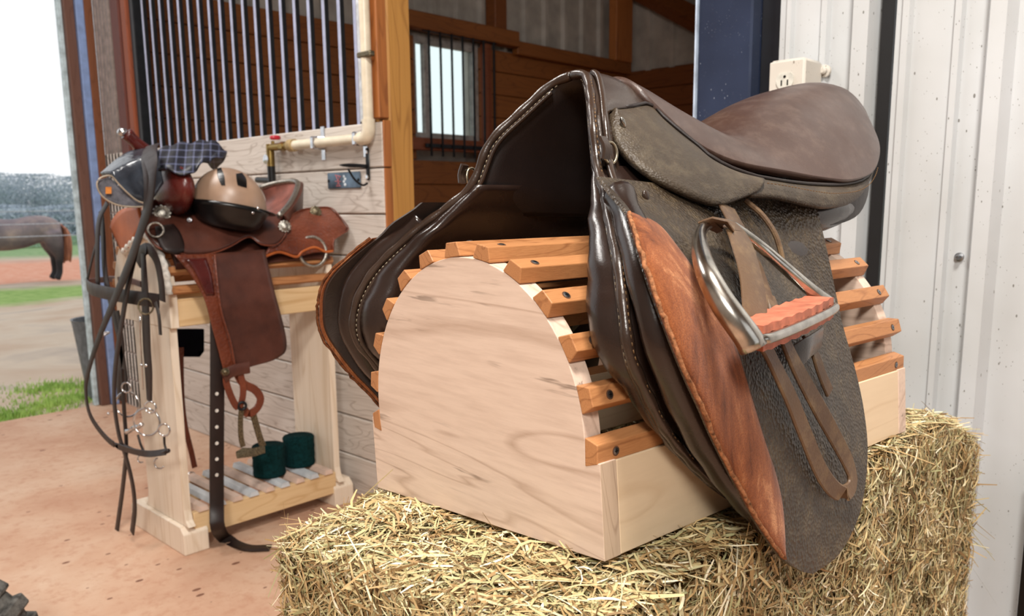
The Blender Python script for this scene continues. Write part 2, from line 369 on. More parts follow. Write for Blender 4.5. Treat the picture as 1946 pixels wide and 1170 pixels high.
# stall front: weathered boards, post, bars
mb = MB()
for z0, z1 in ((0, .14), (.14, .28), (.28, .42), (.42, .55), (.55, .69), (.69, .83), (.83, .966), (.966, 1.109), (1.109, 1.249)):
    mb.box((1.6, 2.05, z0), (1.64, 4.22, z1 - .004), .004)
struct('wall_front', mb, GREYWOOD)
struct('trim_7', MB().box((1.629, 2.046, 0), (1.722, 2.19, 3.3), .006), POST)
struct('trim_8', MB().box((1.59, 2.048, 1.255), (1.629, 2.10, 3.3), .003), POST_D)
struct('trim_9', MB().box((1.6005, 2.042, 0), (1.629, 2.0495, .826), .002).box((1.6005, 2.042, .83), (1.629, 2.0495, 1.105), .002).box((1.6005, 2.042, 1.109), (1.629, 2.0495, 1.249), .002), POST_D)  # separate strip, orange puts the board ends' warm shadow into colour
WH = plain('white_trim', (225, 232, 240), .4)
mb = MB().box((1.6, 2.119, 1.25), (1.63, 2.16, 3.3), .003); struct('trim_10', mb, WH)
bars = thing('stall_bar_grille', (1.64, 2.95, 1.25), 'long row of upright steel bars above the grey stall boards', 'stall bars')
for i in range(19):
    y = 2.205 + i * .0853
    b_ = MB().box((1.630, y - .0075, 1.24), (1.647, y + .0075, 3.0), .002).build('bar', IRON, bars)  # dark body colour paints the bar's unlit sides
    MB().box((1.6275, y - .0075, 1.245), (1.6305, y + .0075, 3.0), .001).build('lit_face', GREYV, b_)  # pale strip paints the daylight on the bar's front
MB().box((1.622, 2.16, 3.0), (1.66, 3.95, 3.04)).build('top_rail', GREYV, bars)
# corner posts of the doorway (stall front line) and jamb strips
RIBG = plain('grey_ribbed_post_cover', (138, 124, 118), .55)
mb = MB()
for i in range(5): mb.box((1.60, 4.04 + i * .037, 0), (1.64, 4.07 + i * .037, 3.3), .006)
mb.box((1.63, 4.04, 0), (1.67, 4.24, 3.3)); struct('trim_11', mb, RIBG)
REDW = wood('red_brown_post', (96, 50, 40), (70, 34, 28), (82, 40, 32), 2, .9)
struct('trim_12', MB().box((1.59, 3.90, 0), (1.64, 3.99, 3.3), .006), REDW)
struct('trim_13', MB().box((1.597, 3.84, 0), (1.64, 3.895, 3.3), .006), wood('orange_post', (136, 72, 46), (104, 52, 32), (118, 60, 38), 2, .9))
struct('trim_14', MB().box((1.61, 3.79, 1.25), (1.65, 3.835, 3.3), .004), IRON)
BLUEM = plain('blue_grey_steel_edge', (150, 176, 226), .35, .3, .5, .06)
struct('trim_15', MB().box((1.474, 4.30, 0), (1.496, 4.33, 3.3), .004), plain('pale_door_trim', (196, 216, 224), .5))
struct('trim_16', MB().box((1.496, 4.27, 0), (1.540, 4.36, 3.3), .004), wood('brown_jamb', (108, 76, 64), (84, 56, 46), (96, 66, 54), 2, .9))
struct('trim_17', MB().box((1.540, 4.25, .0), (1.577, 4.30, 3.3), .004), BLUEM)
struct('trim_18', MB().box((1.577, 4.25, 0), (1.615, 4.36, 3.3), .004), wood('orange_jamb', (124, 76, 50), (96, 56, 36), (110, 66, 42), 2, .9))
struct('wall_far_left', MB().box((-2.2, 4.3, 0), (-1.7, 4.4, 3.3)), GALV)
# ribbed white metal wall on the right
ye = yx(1478); yg = yx(1686)
mb = MB(); ribs(mb, yg, ye, 0, 3.3, 'y', 1.615, [(yx(1499), .008, .012), (yx(1566), .010, .012), (yx(1645), .026, .034)]); struct('wall_right', mb, WHITEM)
yd0 = yx(1700, 1.56); mb = MB()
ribs(mb, -2.4, yd0, 0, 3.3, 'y', 1.575, [(yx(1722, 1.56), .010, .012), (yx(1822, 1.56), .009, .012), (yx(1905, 1.56), .022, .032)] + [(yx(1902, 1.56) - .11 - .22 * i, .01, .008) for i in range(8)] + [(yx(1902, 1.56) - .22 - .22 * i, .024, .028) for i in range(8)]); struct('door_1', mb, WHITEM)
struct('trim_19', MB().box((1.59, yx(1706, 1.6), 0), (1.66, yg + .004, 3.3)), plain('door_gap_shade', (14, 15, 18), .5))  # black strip stands in for the shade inside the door gap
struct('trim_20', MB().box((1.58, yx(1440), 0), (1.68, yx(1337), 3.3), .004), POSTM)
struct('trim_21', MB().box((1.62, ye - .003, 0), (1.70, yx(1440), 3.3), .002), plain('shaded_post_recess', (16, 18, 26), .4))  # near-black colour paints the shade in the post's recess
struct('trim_22', MB().box((1.575, yx(1337), 0), (1.60, yx(1334), 3.3)), plain('pale_post_edge', (190, 205, 225), .4))
yb = at(1938, 1100, 0, 1.53)[1]
struct('trim_23', MB().box((1.535, yb - .05, 0), (1.545, yb, .52)), BLACK)
struct('wall_left_blocker', MB().box((-2.3, -3.4, 0), (-2.2, 4.4, 3.3)), GALV)  # unseen wall, added to cut the sky fill
struct('wall_back_blocker', MB().box((-2.2, -3.5, 0), (-1.2, -3.4, 3.3)).box((1.2, -3.5, 0), (6.1, -3.4, 3.3)).box((-1.2, -3.5, 2.5), (1.2, -3.4, 3.3)), GALV)  # added out of view to block sky light, doorway left open
# outlet box
Y1 = at(1558, 125, 0, 1.585)[1]; d = ray(1530, 107); X0 = Y1 * d[0] / d[1]; zt = at(1530, 107, 0, X0)[2]; Y0 = at(1462, 113, 0, X0)[1]
ob = thing('outlet_box', (1.585, (Y0 + Y1) / 2, zt - .17), 'dusty white metal electrical outlet box on the ribbed white wall', 'outlet box')
MB().box((X0, Y1, zt - .17), (1.6, Y0, zt), .006).build('housing', BOXM, ob, smooth=True)
MB().box((X0 - .004, Y1 + .003, zt - .166), (X0, Y0 - .003, zt - .004), .002).build('cover_plate', BOXM, ob)
yc = at(1494, 155, 0, X0)[1]
OUT = plain('ivory_outlet', (226, 224, 214), .35)
for k, zc in enumerate((zt - .040, zt - .105)):
    f_ = MB(); pr = []
    for q in np.linspace(0, 2 * math.pi, 28, endpoint=False):
        pr.append((X0 - .004, yc + .017 * math.cos(q), zc + max(-.0135, min(.0135, .0175 * math.sin(q)))))
    f_.extr(pr, (-.003, 0, 0)); fo = f_.build('receptacle', OUT, ob)
    for dy in (-.006, .006): MB().box((X0 - .0078, yc + dy - .0012, zc - .009), (X0 - .0065, yc + dy + .0012, zc + .001)).build('slot', BLACK, fo)
    MB().lathe((X0 - .0078, yc, zc + .007), (1, 0, 0), [(.0026, 0), (.0026, .0013)], 10).build('ground_hole', BLACK, fo)
def wallscrew(px, py, X, r, label):
    p = at(px, py, 0, X); o = MB().lathe(p, (-1, 0, 0), [(r * 1.7, -.004), (r * 1.7, .002), (r, .003), (r, .010), (r * .6, .013)], 14).build('screw', SCREWM if r < .006 else BOXM, smooth=True); tag(o, label, 'screw')
wallscrew(1823, 488, 1.573, .0045, 'single hex screw in the flat of the white metal door panel')
wallscrew(1567, 135, 1.603, .007, 'round knob screw beside the white outlet box')
# ------------------------------------------------------------------ outside
t = NT('paddock_ground'); v = t.co(); n1 = t.noise(v, .5, 5, .6, .5); n2 = t.noise(v, 6, 6, .7)
sep = t.n('ShaderNodeSeparateXYZ'); t.l(t.tc.outputs['Object'], sep.inputs[0])
base = t.ramp(n1, [(.3, (188, 160, 138)), (.5, (206, 190, 172)), (.62, (170, 158, 150)), (.75, (214, 180, 154))])
dist = t.math('ADD', t.math('MULTIPLY', sep.outputs[0], .05), t.math('MULTIPLY', sep.outputs[1], .99))
bd = t.ramp(t.math('DIVIDE', t.math('ADD', dist, t.math('MULTIPLY', t.noise(v, 1.2, 4), 1.6)), 40.0), [(.325, (0, 0, 0)), (.345, (255, 255, 255)), (.405, (255, 255, 255)), (.425, (0, 0, 0))])
c = t.mix(base, t.ramp(n2, [(.35, (110, 150, 70)), (.65, (160, 190, 110))]), bd)
rd = t.ramp(t.math('DIVIDE', dist, 40.0), [(.425, (0, 0, 0)), (.44, (255, 255, 255)), (.60, (255, 255, 255)), (.66, (0, 0, 0))])
c = t.mix(c, t.ramp(n2, [(.35, (214, 140, 112)), (.65, (232, 178, 154))]), rd)
gf = t.ramp(t.math('DIVIDE', dist, 40.0), [(.64, (0, 0, 0)), (.70, (255, 255, 255))])
c = t.mix(c, t.ramp(n2, [(.35, (110, 150, 100)), (.65, (150, 180, 130))]), gf)
t.col(t.mix(c, (150, 130, 112), t.math('MULTIPLY', n2, .3))); t.set(rough=.95, spec=.1); t.bump(n2, .5, .02); OUTM = t.m
def gz(y): 
    y = max(y, 4.3); return -.02 - .45 * min(1, ((y - 4.3) / 14.0)) ** .9
ys = np.r_[4.32, np.linspace(4.6, 40, 40), 70, 120]; xs = np.linspace(-60, 60, 60)
G = A([[(x, y, gz(y) + (0 if y < 4.5 else .03 * math.sin(x * 1.7 + y) * min(1, (y - 4.5) / 3))) for x in xs] for y in ys])
struct('ground', MB().shell(G, .3, np.broadcast_to(A([0, 0, 1.]), G.shape)), OUTM, smooth=True, loc=(0, 0, 0))
struct('ground_side', MB().box((-60, -40, -.5), (-2.2, 4.32, -.03)).box((-2.2, -40, -.5), (60, -3.4, -.03)), OUTM)
# grass tufts by the doorway
GRASS = (lambda t: (t.col(t.ramp(t.noise(t.co(), 8, 3), [(.3, (112, 156, 60)), (.7, (178, 208, 110))])), t.set(rough=.7), t.m)[-1])(NT('green_grass'))
def tufts(name, spots, label, n, hh, spread):
    mb = MB(); V = []; F = []; k = 0
    for (px, py, z) in spots:
        c0 = at(px, py, 2, z)
        for i in range(n):
            a, r = rng.uniform(0, 6.28), spread * abs(rng.normal()) * .6; x, y = c0[0] + r * math.cos(a), c0[1] + r * math.sin(a)
            y = max(y, 4.36); b = rng.uniform(0, 6.28); h = hh * rng.uniform(.5, 1.2); w = .006; g = gz(y)
            V += [(x - w * math.cos(b), y - w * math.sin(b), g - .01), (x + w * math.cos(b), y + w * math.sin(b), g - .01), (x + h * .5 * math.sin(b), y - h * .5 * math.cos(b), g + h)]; F.append((k, k + 1, k + 2)); k += 3
    o = MB().add(V, F).build(name, GRASS); tag(o, label, 'grass', kind='stuff')
tufts('grass', [(70, 745, -.06), (100, 735, -.06), (140, 740, -.06), (120, 765, -.05), (150, 760, -.05), (90, 775, -.04), (30, 792, -.03), (0, 795, -.03)], 'bright green grass tufts just outside the open doorway', 420, .028, .26)
# ------------------------------------------------------------------ the wooden rack on the bale (rack frame units)
RW, RLn, RT_, LEDGE = .4, .6765, .0237, .097
def mirx(P): P = np.array(P, float); P[..., 0] = 2 * XC - P[..., 0]; return P
rack = thing('saddle_rack', RL((-.2, .34, 0)), 'pale maple saddle rack with arched ends and brown slats, on the hay bale', 'saddle rack')
def endpanel(y0):
    o = [(0, 0), (0, LEDGE), (-.0195, LEDGE)] + [(XC + .186 * math.sin(a), .116 + .186 * math.cos(a)) for a in np.linspace(math.pi / 2, -math.pi / 2, 64)] + [(2 * XC + .0195, LEDGE), (-.41, LEDGE), (-.41, 0)]
    return MB().extr([(x, y0, z) for x, z in o], (0, RT_, 0))
fp_ = endpanel(0).build('front_panel', MAPLE_F, rack, frame=RL, bevel=.0006); fp_.data.materials.append(ENDG); ax_ = RM[:, 0]
for f_ in fp_.data.polygons:
    if abs(np.dot(A(f_.normal), ax_)) > .9 and f_.area > 5e-4: f_.material_index = 1
endpanel(RLn - RT_).build('rear_panel', MAPLE_F, rack, frame=RL, bevel=.0006)
MB().box((-.022, RT_ + .0004, 0), (-.0005, RLn - RT_ - .0004, LEDGE - .001), .001).build('side_board', MAPLE_S, rack, frame=RL)
MB().box((-.4095, RT_ + .0004, 0), (-.388, RLn - RT_ - .0004, LEDGE - .001), .001).build('side_board', MAPLE_S, rack, frame=RL)
for i in range(13):
    th = math.radians(14 + 15.8 * (i - 7) + (15.8 if i < 99 else 0)) - math.radians(15.8) + math.radians(0)
    th = math.radians(-1.8 + 15.8 * (i - 6))
    er = A([math.sin(th), 0, math.cos(th)]); et = A([math.cos(th), 0, -math.sin(th)]); c = A([XC, 0, .116])
    q = [c + er * .1863 - et * .0142, c + er * .1880 - et * .0142, c + er * .2030 - et * .0095, c + er * .2030 + et * .0095, c + er * .1880 + et * .0142, c + er * .1863 + et * .0142]
    sl = MB().extr([p + A([0, -.0005, 0]) for p in q], (0, RLn + .001, 0)).build('slat', SLAT, rack, frame=RL, bevel=.0008)
    for y in (.026, RLn - .026):
        p = c + er * .2031 + A([0, y, 0]) + et * .001
        so = MB().lathe(p, er, [(.0050, 0), (.0050, .0002), (.0038, .0003)], 18).build('screw_recess', HOLE, sl, frame=RL)
        m = MB().lathe(p, er, [(.0036, .0003), (.0036, .0007), (.003, .0009)], 16)
        m.build('screw', SCREWM, sl, frame=RL, smooth=True)
        q_ = p + er * .00092; MB().obox(q_, A([0, 1, 0]), et, er, .0023, .00045, .00008).obox(q_, A([0, 1, 0]), et, er, .00045, .0023, .00008).build('screw_cross', BLACK, sl, frame=RL)
# ------------------------------------------------------------------ hay bale
BX0, BX1, BY0, BY1 = .380, 1.34, .305, .676
def sag(x): return -.085 * np.clip((x - 1.0) / .34, 0, 1) ** 2 - .012 * np.clip((.50 - x) / .12, 0, 1) ** 2
def btop(y): return .700 + .028 * (BY1 - y) / .4
def hay_blades(n, lo, hi, name, parent, faces, z0=.3):
    V = np.zeros((n, 8, 3)); tint = rng.random(n)
    f = rng.choice(len(faces), n, p=[w for _, w in faces]); u, v = rng.random(n), rng.random(n)
    P = np.zeros((n, 3)); N = np.zeros((n, 3)); U_ = np.zeros((n, 3)); W_ = np.zeros((n, 3))
    for k, (nm, _) in enumerate(faces):
        m = f == k
        if nm == 'top':
            y = BY0 + (BY1 - BY0) * v[m]; x = BX0 + (BX1 - BX0) * u[m]; P[m] = np.c_[x, y, .700 + .028 * (BY1 - y) / .4 - .004]; N[m] = (0, 0, 1); U_[m] = (1, 0, 0); W_[m] = (0, 1, 0)
        else:
            zz = z0 + (.71 - z0) * v[m]
            if nm == 'x0': P[m] = np.c_[np.full(m.sum(), BX0), BY0 + (BY1 - BY0) * u[m], zz]; N[m] = (-1, 0, 0); U_[m] = (0, 1, 0)
            if nm == 'x1': P[m] = np.c_[np.full(m.sum(), BX1), BY0 + (BY1 - BY0) * u[m], zz]; N[m] = (1, 0, 0); U_[m] = (0, 1, 0)
            if nm == 'y0': P[m] = np.c_[BX0 + (BX1 - BX0) * u[m], np.full(m.sum(), BY0), zz]; N[m] = (0, -1, 0); U_[m] = (1, 0, 0)
            W_[m] = (0, 0, 1)
    # round the edges: pull points near edges inward
    ctr = A([(BX0 + BX1) / 2, (BY0 + BY1) / 2, .35]); hx, hy = (BX1 - BX0) / 2, (BY1 - BY0) / 2
    tl = np.where(P[:, 2] > .5, .028 * (BY1 - P[:, 1]) / .4, 0) * np.clip((P[:, 2] - .5) / .15, 0, 1); P[:, 2] -= tl
    q = P - ctr; R_ = .035
    inn = np.clip(q, [-hx + R_, -hy + R_, -9], [hx - R_, hy - R_, .352 - R_]); dd = q - inn; L = np.linalg.norm(dd, axis=1, keepdims=True) + 1e-9
    P = ctr + inn + dd / L * np.minimum(L, R_); N = np.where(L > .5 * R_, dd / L, N); P[:, 2] += tl
    P[:, 2] += sag(P[:, 0]) * np.clip((P[:, 2] - .3) / .3, 0, 1)
    P += N * ((np.sin(P[:, :1] * 31) * np.cos(P[:, 1:2] * 37 + P[:, 2:] * 23)) * .006)
    a = rng.uniform(0, 2 * math.pi, n)[:, None]; dr = U_ * np.cos(a) + W_ * np.sin(a); dr /= np.linalg.norm(dr, axis=1, keepdims=True)
    lift = np.abs(rng.normal(0, .22, n))[:, None]; dr = dr + N * lift; dr /= np.linalg.norm(dr, axis=1, keepdims=True)
    sd = np.cross(dr, N); sd /= np.linalg.norm(sd, axis=1, keepdims=True) + 1e-9; sd = sd + N * rng.uniform(-.7, .7, (n, 1)); sd /= np.linalg.norm(sd, axis=1, keepdims=True)
    Ln = (rng.uniform(lo, hi, n) * np.where(rng.random(n) < .06, 1.8, 1))[:, None]; w = (rng.uniform(.0004, .0013, n) * np.where(rng.random(n) < .08, 1.6, 1))[:, None]; bend = rng.normal(0, .22, n)[:, None]; off = rng.uniform(-.006, .010, n)[:, None]
    base = P + N * off - dr * Ln / 2
    for i, tt in enumerate((0, .34, .68, 1.0)):
        c_ = base + dr * Ln * tt + sd * bend * Ln * (tt * (1 - tt)) * 1.6 - N * (Ln * .35 * np.abs(bend) * tt * tt) ; ww = w * (1 if 0 < i < 3 else .55)
        V[:, 2 * i] = c_ - sd * ww; V[:, 2 * i + 1] = c_ + sd * ww
    # keep blades out of the rack
    Q = (V.reshape(-1, 3) - RL((0, 0, 0))) @ (RM / S); ins = (Q[:, 0] > -.408) & (Q[:, 0] < -.002) & (Q[:, 1] > .002) & (Q[:, 1] < RLn - .002) & (Q[:, 2] > .0) & (Q[:, 2] < .35)
    keep = ~ins.reshape(n, 8).any(axis=1); V = V[keep]; tint = tint[keep]; n = len(V)
    F = []
    idx = np.arange(n)[:, None, None] * 8 + A([[0, 1, 3, 2], [2, 3, 5, 4], [4, 5, 7, 6]])[None]
    me = D.meshes.new(name); me.from_pydata(V.reshape(-1, 3) - wloc(parent), [], idx.reshape(-1, 4).tolist()); me.update()
    at_ = me.color_attributes.new('tint', 'FLOAT_COLOR', 'POINT'); c4 = np.repeat(np.c_[tint, rng.random(n), rng.random(n), np.ones(n)], 8, axis=0); at_.data.foreach_set('color', c4.ravel())
    me.materials.append(HAYM); o = D.objects.new(name, me); COL.objects.link(o); o.parent = parent; tag(o, kind='stuff'); return o
t = NT('straw'); an = t.n('ShaderNodeAttribute', attribute_name='tint'); sp = t.n('ShaderNodeSeparateColor'); t.l(an.outputs['Color'], sp.inputs[0])
t.col(t.ramp(sp.outputs[0], [(0, (96, 72, 42)), (.15, (160, 128, 84)), (.4, (202, 176, 128)), (.6, (196, 180, 132)), (.78, (158, 156, 112)), (.92, (226, 212, 172)), (1, (240, 232, 206))])); t.set(rough=.55, spec=.35); HAYM = t.m
t = NT('packed_hay'); v = t.co(); t.col(t.ramp(t.noise(v, 60, 6, .7), [(.3, (60, 44, 22)), (.55, (124, 98, 56)), (.75, (168, 144, 90))])); t.set(rough=.9, spec=.1); t.bump(t.noise(v, 120, 5), .8, .006); PACK = t.m
bale = thing('hay_bale', ((BX0 + BX1) / 2, (BY0 + BY1) / 2, 0), 'large rectangular bale of dry green-gold hay carrying the wooden saddle rack', 'hay bale')
mb = MB()
def rb(n=40):
    ctr = A([(BX0 + BX1) / 2, (BY0 + BY1) / 2, .35]); hx, hy, hz_ = (BX1 - BX0) / 2 - .008, (BY1 - BY0) / 2 - .008, .345
    for ax in range(3):
        for sg in (-1, 1):
            s_ = np.linspace(-1, 1, n); G = np.zeros((n, n, 3))
            o1, o2 = [k for k in range(3) if k != ax]
            G[..., ax] = sg; G[..., o1] = s_[:, None]; G[..., o2] = s_[None, :]
            q = G * A([hx, hy, hz_]); R_ = .035; inn = np.clip(q, [-hx + R_, -hy + R_, -hz_], [hx - R_, hy - R_, hz_ - R_]); dd = q - inn; L = np.linalg.norm(dd, axis=2, keepdims=True) + 1e-9
            q = inn + dd / L * np.minimum(L, R_); q[..., 2] += np.where(q[..., 2] > .2, .028 * (hy - q[..., 1]) / .4 - .004, 0)
            q = ctr + q; q[..., 2] += sag(q[..., 0]) * np.clip((q[..., 2] - .3) / .3, 0, 1); mb.grid(q)
rb(); mb.build('packed_body', PACK, bale, smooth=2)
hay_blades(100000, .010, .038, 'straw', bale, [('top', .42), ('x0', .16), ('y0', .34), ('x1', .08)], .34)
hay_blades(3400, .035, .095, 'long_straw', bale, [('top', .6), ('x0', .25), ('x1', .15)], .45)
# ------------------------------------------------------------------ English saddle (rack frame units)
sad = thing('english_saddle', RL((XC, .45, .32)), 'dark brown leather English saddle straddling the slatted maple rack', 'saddle')
HS = A([  # y, z, half width of the flap
 (.062, .366, .173), (.041, .339, .215), (.015, .31, .25), (-.003, .286, .274), (-.011, .26, .29), (-.011, .234, .30), (-.005, .21, .306), (.01, .183, .307), (.028, .156, .306), (.059, .122, .300),
 (.10, .42, .118), (.14, .40, .128), (.3, .41, .125), (.3, .36, .15), (.5, .38, .14), (.5, .34, .16), (.65, .34, .16), (.49, .2, .205), (.46, .06, .245), (.40, -.04, .275), (.32, -.105, .285), (.2, -.06, .29), (.12, .05, .298),
 (.2, .32, .19), (.2, .24, .25), (.2, .14, .285), (.3, .25, .215), (.3, .12, .265), (.3, 0, .278), (.42, .28, .178), (.6, .2, .2), (.6, 0, .24), (.5, -.15, .27), (0, .05, .31), (-.1, .2, .315), (-.05, .4, .15), (.2, -.2, .26)])
def _k(a, b): return np.sqrt(((a[:, None] - b[None]) ** 2).sum(-1) + 2.5e-3)
_P = HS[:, :2]; _M = np.block([[_k(_P, _P) + 1e-4 * np.eye(len(_P)), np.c_[np.ones(len(_P)), _P]], [np.c_[np.ones(len(_P)), _P].T, np.zeros((3, 3))]])
_W = np.linalg.solve(_M, np.r_[HS[:, 2], 0, 0, 0])
def HF(y, z): p = A([[y, z]]); return float(_k(p, _P)[0] @ _W[:-3] + _W[-3] + _W[-2] * y + _W[-1] * z)
def onflap(px, py, off=0.0):
    d = rray(px, py); f = lambda s: (RO + d * s)[0] - XC - HF(*(RO + d * s)[1:]) - off
    lo = None; pv = None
    for s in np.linspace(.3, 1.8, 76):
        v = f(s)
        if pv is not None and pv > 0 >= v:
            a, b = s - .02, s
            for _ in range(18):
                m = (a + b) / 2
                if f(m) > 0: a = m
                else: b = m
            return RO + d * a
        pv = v
    s = min(np.linspace(.5, 1.4, 90), key=lambda s: abs(f(s))); return RO + d * s
def loftpx(L, R, n, m, off=0.0):
    a, b = cr(L, n), cr(R, n); G = np.zeros((n, m, 3))
    for i in range(n):
        for j in range(m):
            t_ = j / (m - 1); q = a[i] * (1 - t_) + b[i] * t_; G[i, j] = onflap(q[0], q[1], off)
    return G
FF = [(1140, 335), (1165, 370), (1195, 405), (1209, 450), (1228, 506), (1247, 562), (1268, 617), (1289, 672), (1312, 727), (1337, 781), (1360, 835), (1400, 915), (1440, 990), (1490, 1062), (1528, 1087)]
FB = [(1552, 384), (1560, 425), (1575, 490), (1600, 610), (1625, 700), (1642, 780), (1649, 860), (1640, 950), (1620, 1010), (1590, 1058), (1545, 1090)]
gf = loftpx(FF, FB, 60, 34)
def both(name, fn, mat, parent=sad, labels=None, **k):
    out = []
    for sgn in (1, -1):
        mb = fn()
        if sgn < 0: mb.v = [mirx(v) for v in mb.v]
        out.append(mb.build(name, mat, parent, frame=RL, **k))
    return out
fl_ = both('flap', lambda: MB().shell(gf, .006, np.broadcast_to(A([1., 0, 0]), gf.shape)), L_FLAP, smooth=True); fl_[1].data.materials[0] = L_UNDER
# raised suede knee patch with raw edge
L_TAND = plain('left_flap_edge', (120, 72, 44), .9, 0, .1, .3, 200)
SL = FF[2:14]; SR = [(1200, 403), (1250, 424), (1290, 470), (1340, 540), (1375, 600), (1400, 660), (1425, 740), (1452, 830), (1475, 900), (1489, 970), (1492, 1062)]
gs = loftpx(SL, SR, 60, 14, .003)
bul = np.sin(np.linspace(0, math.pi, 14)) ** .5 * .006; gs[:, :, 0] += bul[None] * np.sin(np.linspace(0.05, math.pi - .05, 60))[:, None] ** .3
kp = both('knee_patch', lambda: MB().shell(gs, .004, np.broadcast_to(A([1., 0, 0]), gs.shape)), SUEDE, smooth=2)
edge = A([onflap(x, y, .004) for x, y in cr(SL, 70)]); edge += rng.normal(0, .0006, edge.shape)
re_ = both('raw_edge', lambda: MB().tube(edge, .0021, 8), SUEDE_E, smooth=2); re_[1].data.materials[0] = L_TAND
# panels
def slat_h(z): return math.sqrt(max(0, .2055 ** 2 - (z - .116) ** 2)) if z > .116 else .2065
PF = A([(.030, .195, .513), (.062, .168, .482), (.091, .138, .446), (.112, .119, .393), (.145, .092, .362), (.172, .066, .338), (.215, .028, .292), (.237, .008, .248), (.244, .006, .205), (.241, .028, .168)])
tail = [Uh(px, py, h) - A([XC, 0, 0]) for px, py, h in ((1262, 812, .236), (1310, 872, .232), (1355, 915, .228), (1398, 946, .222), (1440, 975, .225))]
PFa = np.vstack([PF, A(tail)])
pc = cr(PFa[3:], 46)
YB = lambda z: float(np.interp(z, [0, .06, .10, .15, .2, .25, .3, .35, .42], [.30, .36, .38, .36, .42, .48, .50, .50, .50]))
G = []
for h, y, z in pc:
    sh_ = slat_h(z); tk = float(np.interp(z, [.26, .34, .40], [.060, .038, .014])); hi_ = max(h - tk, sh_) if z < .325 else max(.03, h - tk); hi_ = min(hi_, h - .012); yb = max(YB(z), y + .06); th_ = h - hi_; ring = []
    for q in np.linspace(-math.pi / 2, math.pi / 2, 13):        # rounded front lip
        ring.append((XC + (h + hi_) / 2 + th_ / 2 * math.sin(q), y + .020 * (1 - math.cos(q)) * 1.0, z))
    ring = ring[::1]
    for yy in np.linspace(y + .03, yb, 14): ring.append((XC + max(hi_ + .01, min(h + .004, HF(yy, z) - .016)), yy, z))
    for yy in np.linspace(yb, y + .03, 14): ring.append((XC + max(hi_, sh_ if z < .325 else 0) + (.012 if z < .3 else 0) * math.sin(math.pi * (yb - yy) / (yb - y)) * 0, yy, z))
    G.append(ring)
G = A(G)
# puff and wrinkles of the soft leather along its length
tt = np.linspace(0, 1, len(G)); G[:, :13, 1] += (.0012 * np.sin(tt * 60) + .0008 * np.sin(tt * 97))[:, None]
def _pan():
    m = MB().grid(G, cv=True); k = G.shape[1]; m.f.append(tuple(range(k))); m.f.append(tuple(range((len(G) - 1) * k, len(G) * k))); return m
both('panel', _pan, L_PANEL, smooth=2)
# knee roll between panel seam and flap
_fe = A([onflap(x, y) for x, y in cr(FF[1:], 60)]); _fe = _fe[np.argsort(-_fe[:, 2])]
kr = []; kw = []
for h, y, z in pc[4:]:
    fx = np.interp(-z, -_fe[:, 2], _fe[:, 0]) - XC; fy = np.interp(-z, -_fe[:, 2], _fe[:, 1])
    kr.append((XC + h * .45 + fx * .55 - .004, y * .5 + fy * .5 + .016, z)); kw.append(max(.006, .30 * math.hypot(fx - h, fy - y)))
kr = A(kr); kr = A([kr[max(0, i - 2):i + 3].mean(0) for i in range(len(kr))]); kw = np.clip(kw, .006, .017)
both('knee_roll', lambda: MB().tube(kr, kw * (1 + .04 * np.sin(np.arange(len(kw)) * 1.3)), 14), L_PANEL, smooth=2)
# rear of the panels under the cantle
both('rear_panel', lambda: MB().ell((XC + .085, .555, .338), (.066, 0, -.010), (0, .175, .01), (.008, 0, .036), 18, 28), L_PANEL, smooth=2)
# gullet lining
fr = np.vstack([PF[:5][::-1] * A([-1, 1, 1]), A([(0, .203, .520)]), PF[:5]])
fr = cr(fr, 40); bk = fr * A([.55, 1, 1]) + A([0, .42, 0]); bk[:, 2] = .36 + (fr[:, 2] - .36) * .35
G = np.zeros((40, 14, 3))
for j in range(14):
    t_ = j / 13; G[:, j] = fr * (1 - t_) + bk * t_; G[:, j, 2] += -.012 * math.sin(t_ * math.pi / 2)
G[..., 0] += XC
MB().shell(G, .004).build('gullet_lining', L_DARK, sad, frame=RL, smooth=2)
# binding roll along arch and panel edge, with stitches
edgeR = cr(np.vstack([A([(0, .203, .520)]), PFa]), 150) + A([XC, 0, 0])
both('edge_binding', lambda: MB().tube(edgeR, .0058 + .0006 * np.sin(np.arange(150) * .9), 9), L_BIND, smooth=2)
inner = edgeR + np.c_[-.008 * np.ones(150), .004 * np.ones(150), -.004 * np.ones(150)]
both('inner_piping', lambda: MB().tube(inner[8:], .0035, 8), L_BIND, smooth=2)
outer = edgeR + np.c_[.009 * np.ones(150), .010 * np.ones(150), .001 * np.ones(150)]
both('outer_piping', lambda: MB().tube(outer[4:70], .0042, 8), L_BIND, smooth=2)
def stitches(path, off, r=.00065, ln=.0034, gap=.0068):
    P = cr(path, max(4, int(np.linalg.norm(np.diff(path, axis=0), axis=1).sum() / gap))); mb = MB(); T = np.gradient(P, axis=0)
    for p, t_ in zip(P, T): t_ = nz(t_); mb.tube([p + off - t_ * ln / 2, p + off + t_ * ln / 2], r, 5)
    return mb
both('stitching', lambda: stitches(inner[6:], A([.0005, -.0034, .0005])), THREAD, smooth=2)
both('stitching', lambda: stitches(edgeR[:140], A([.0052, -.0012, .002])), THREAD_D, smooth=2)
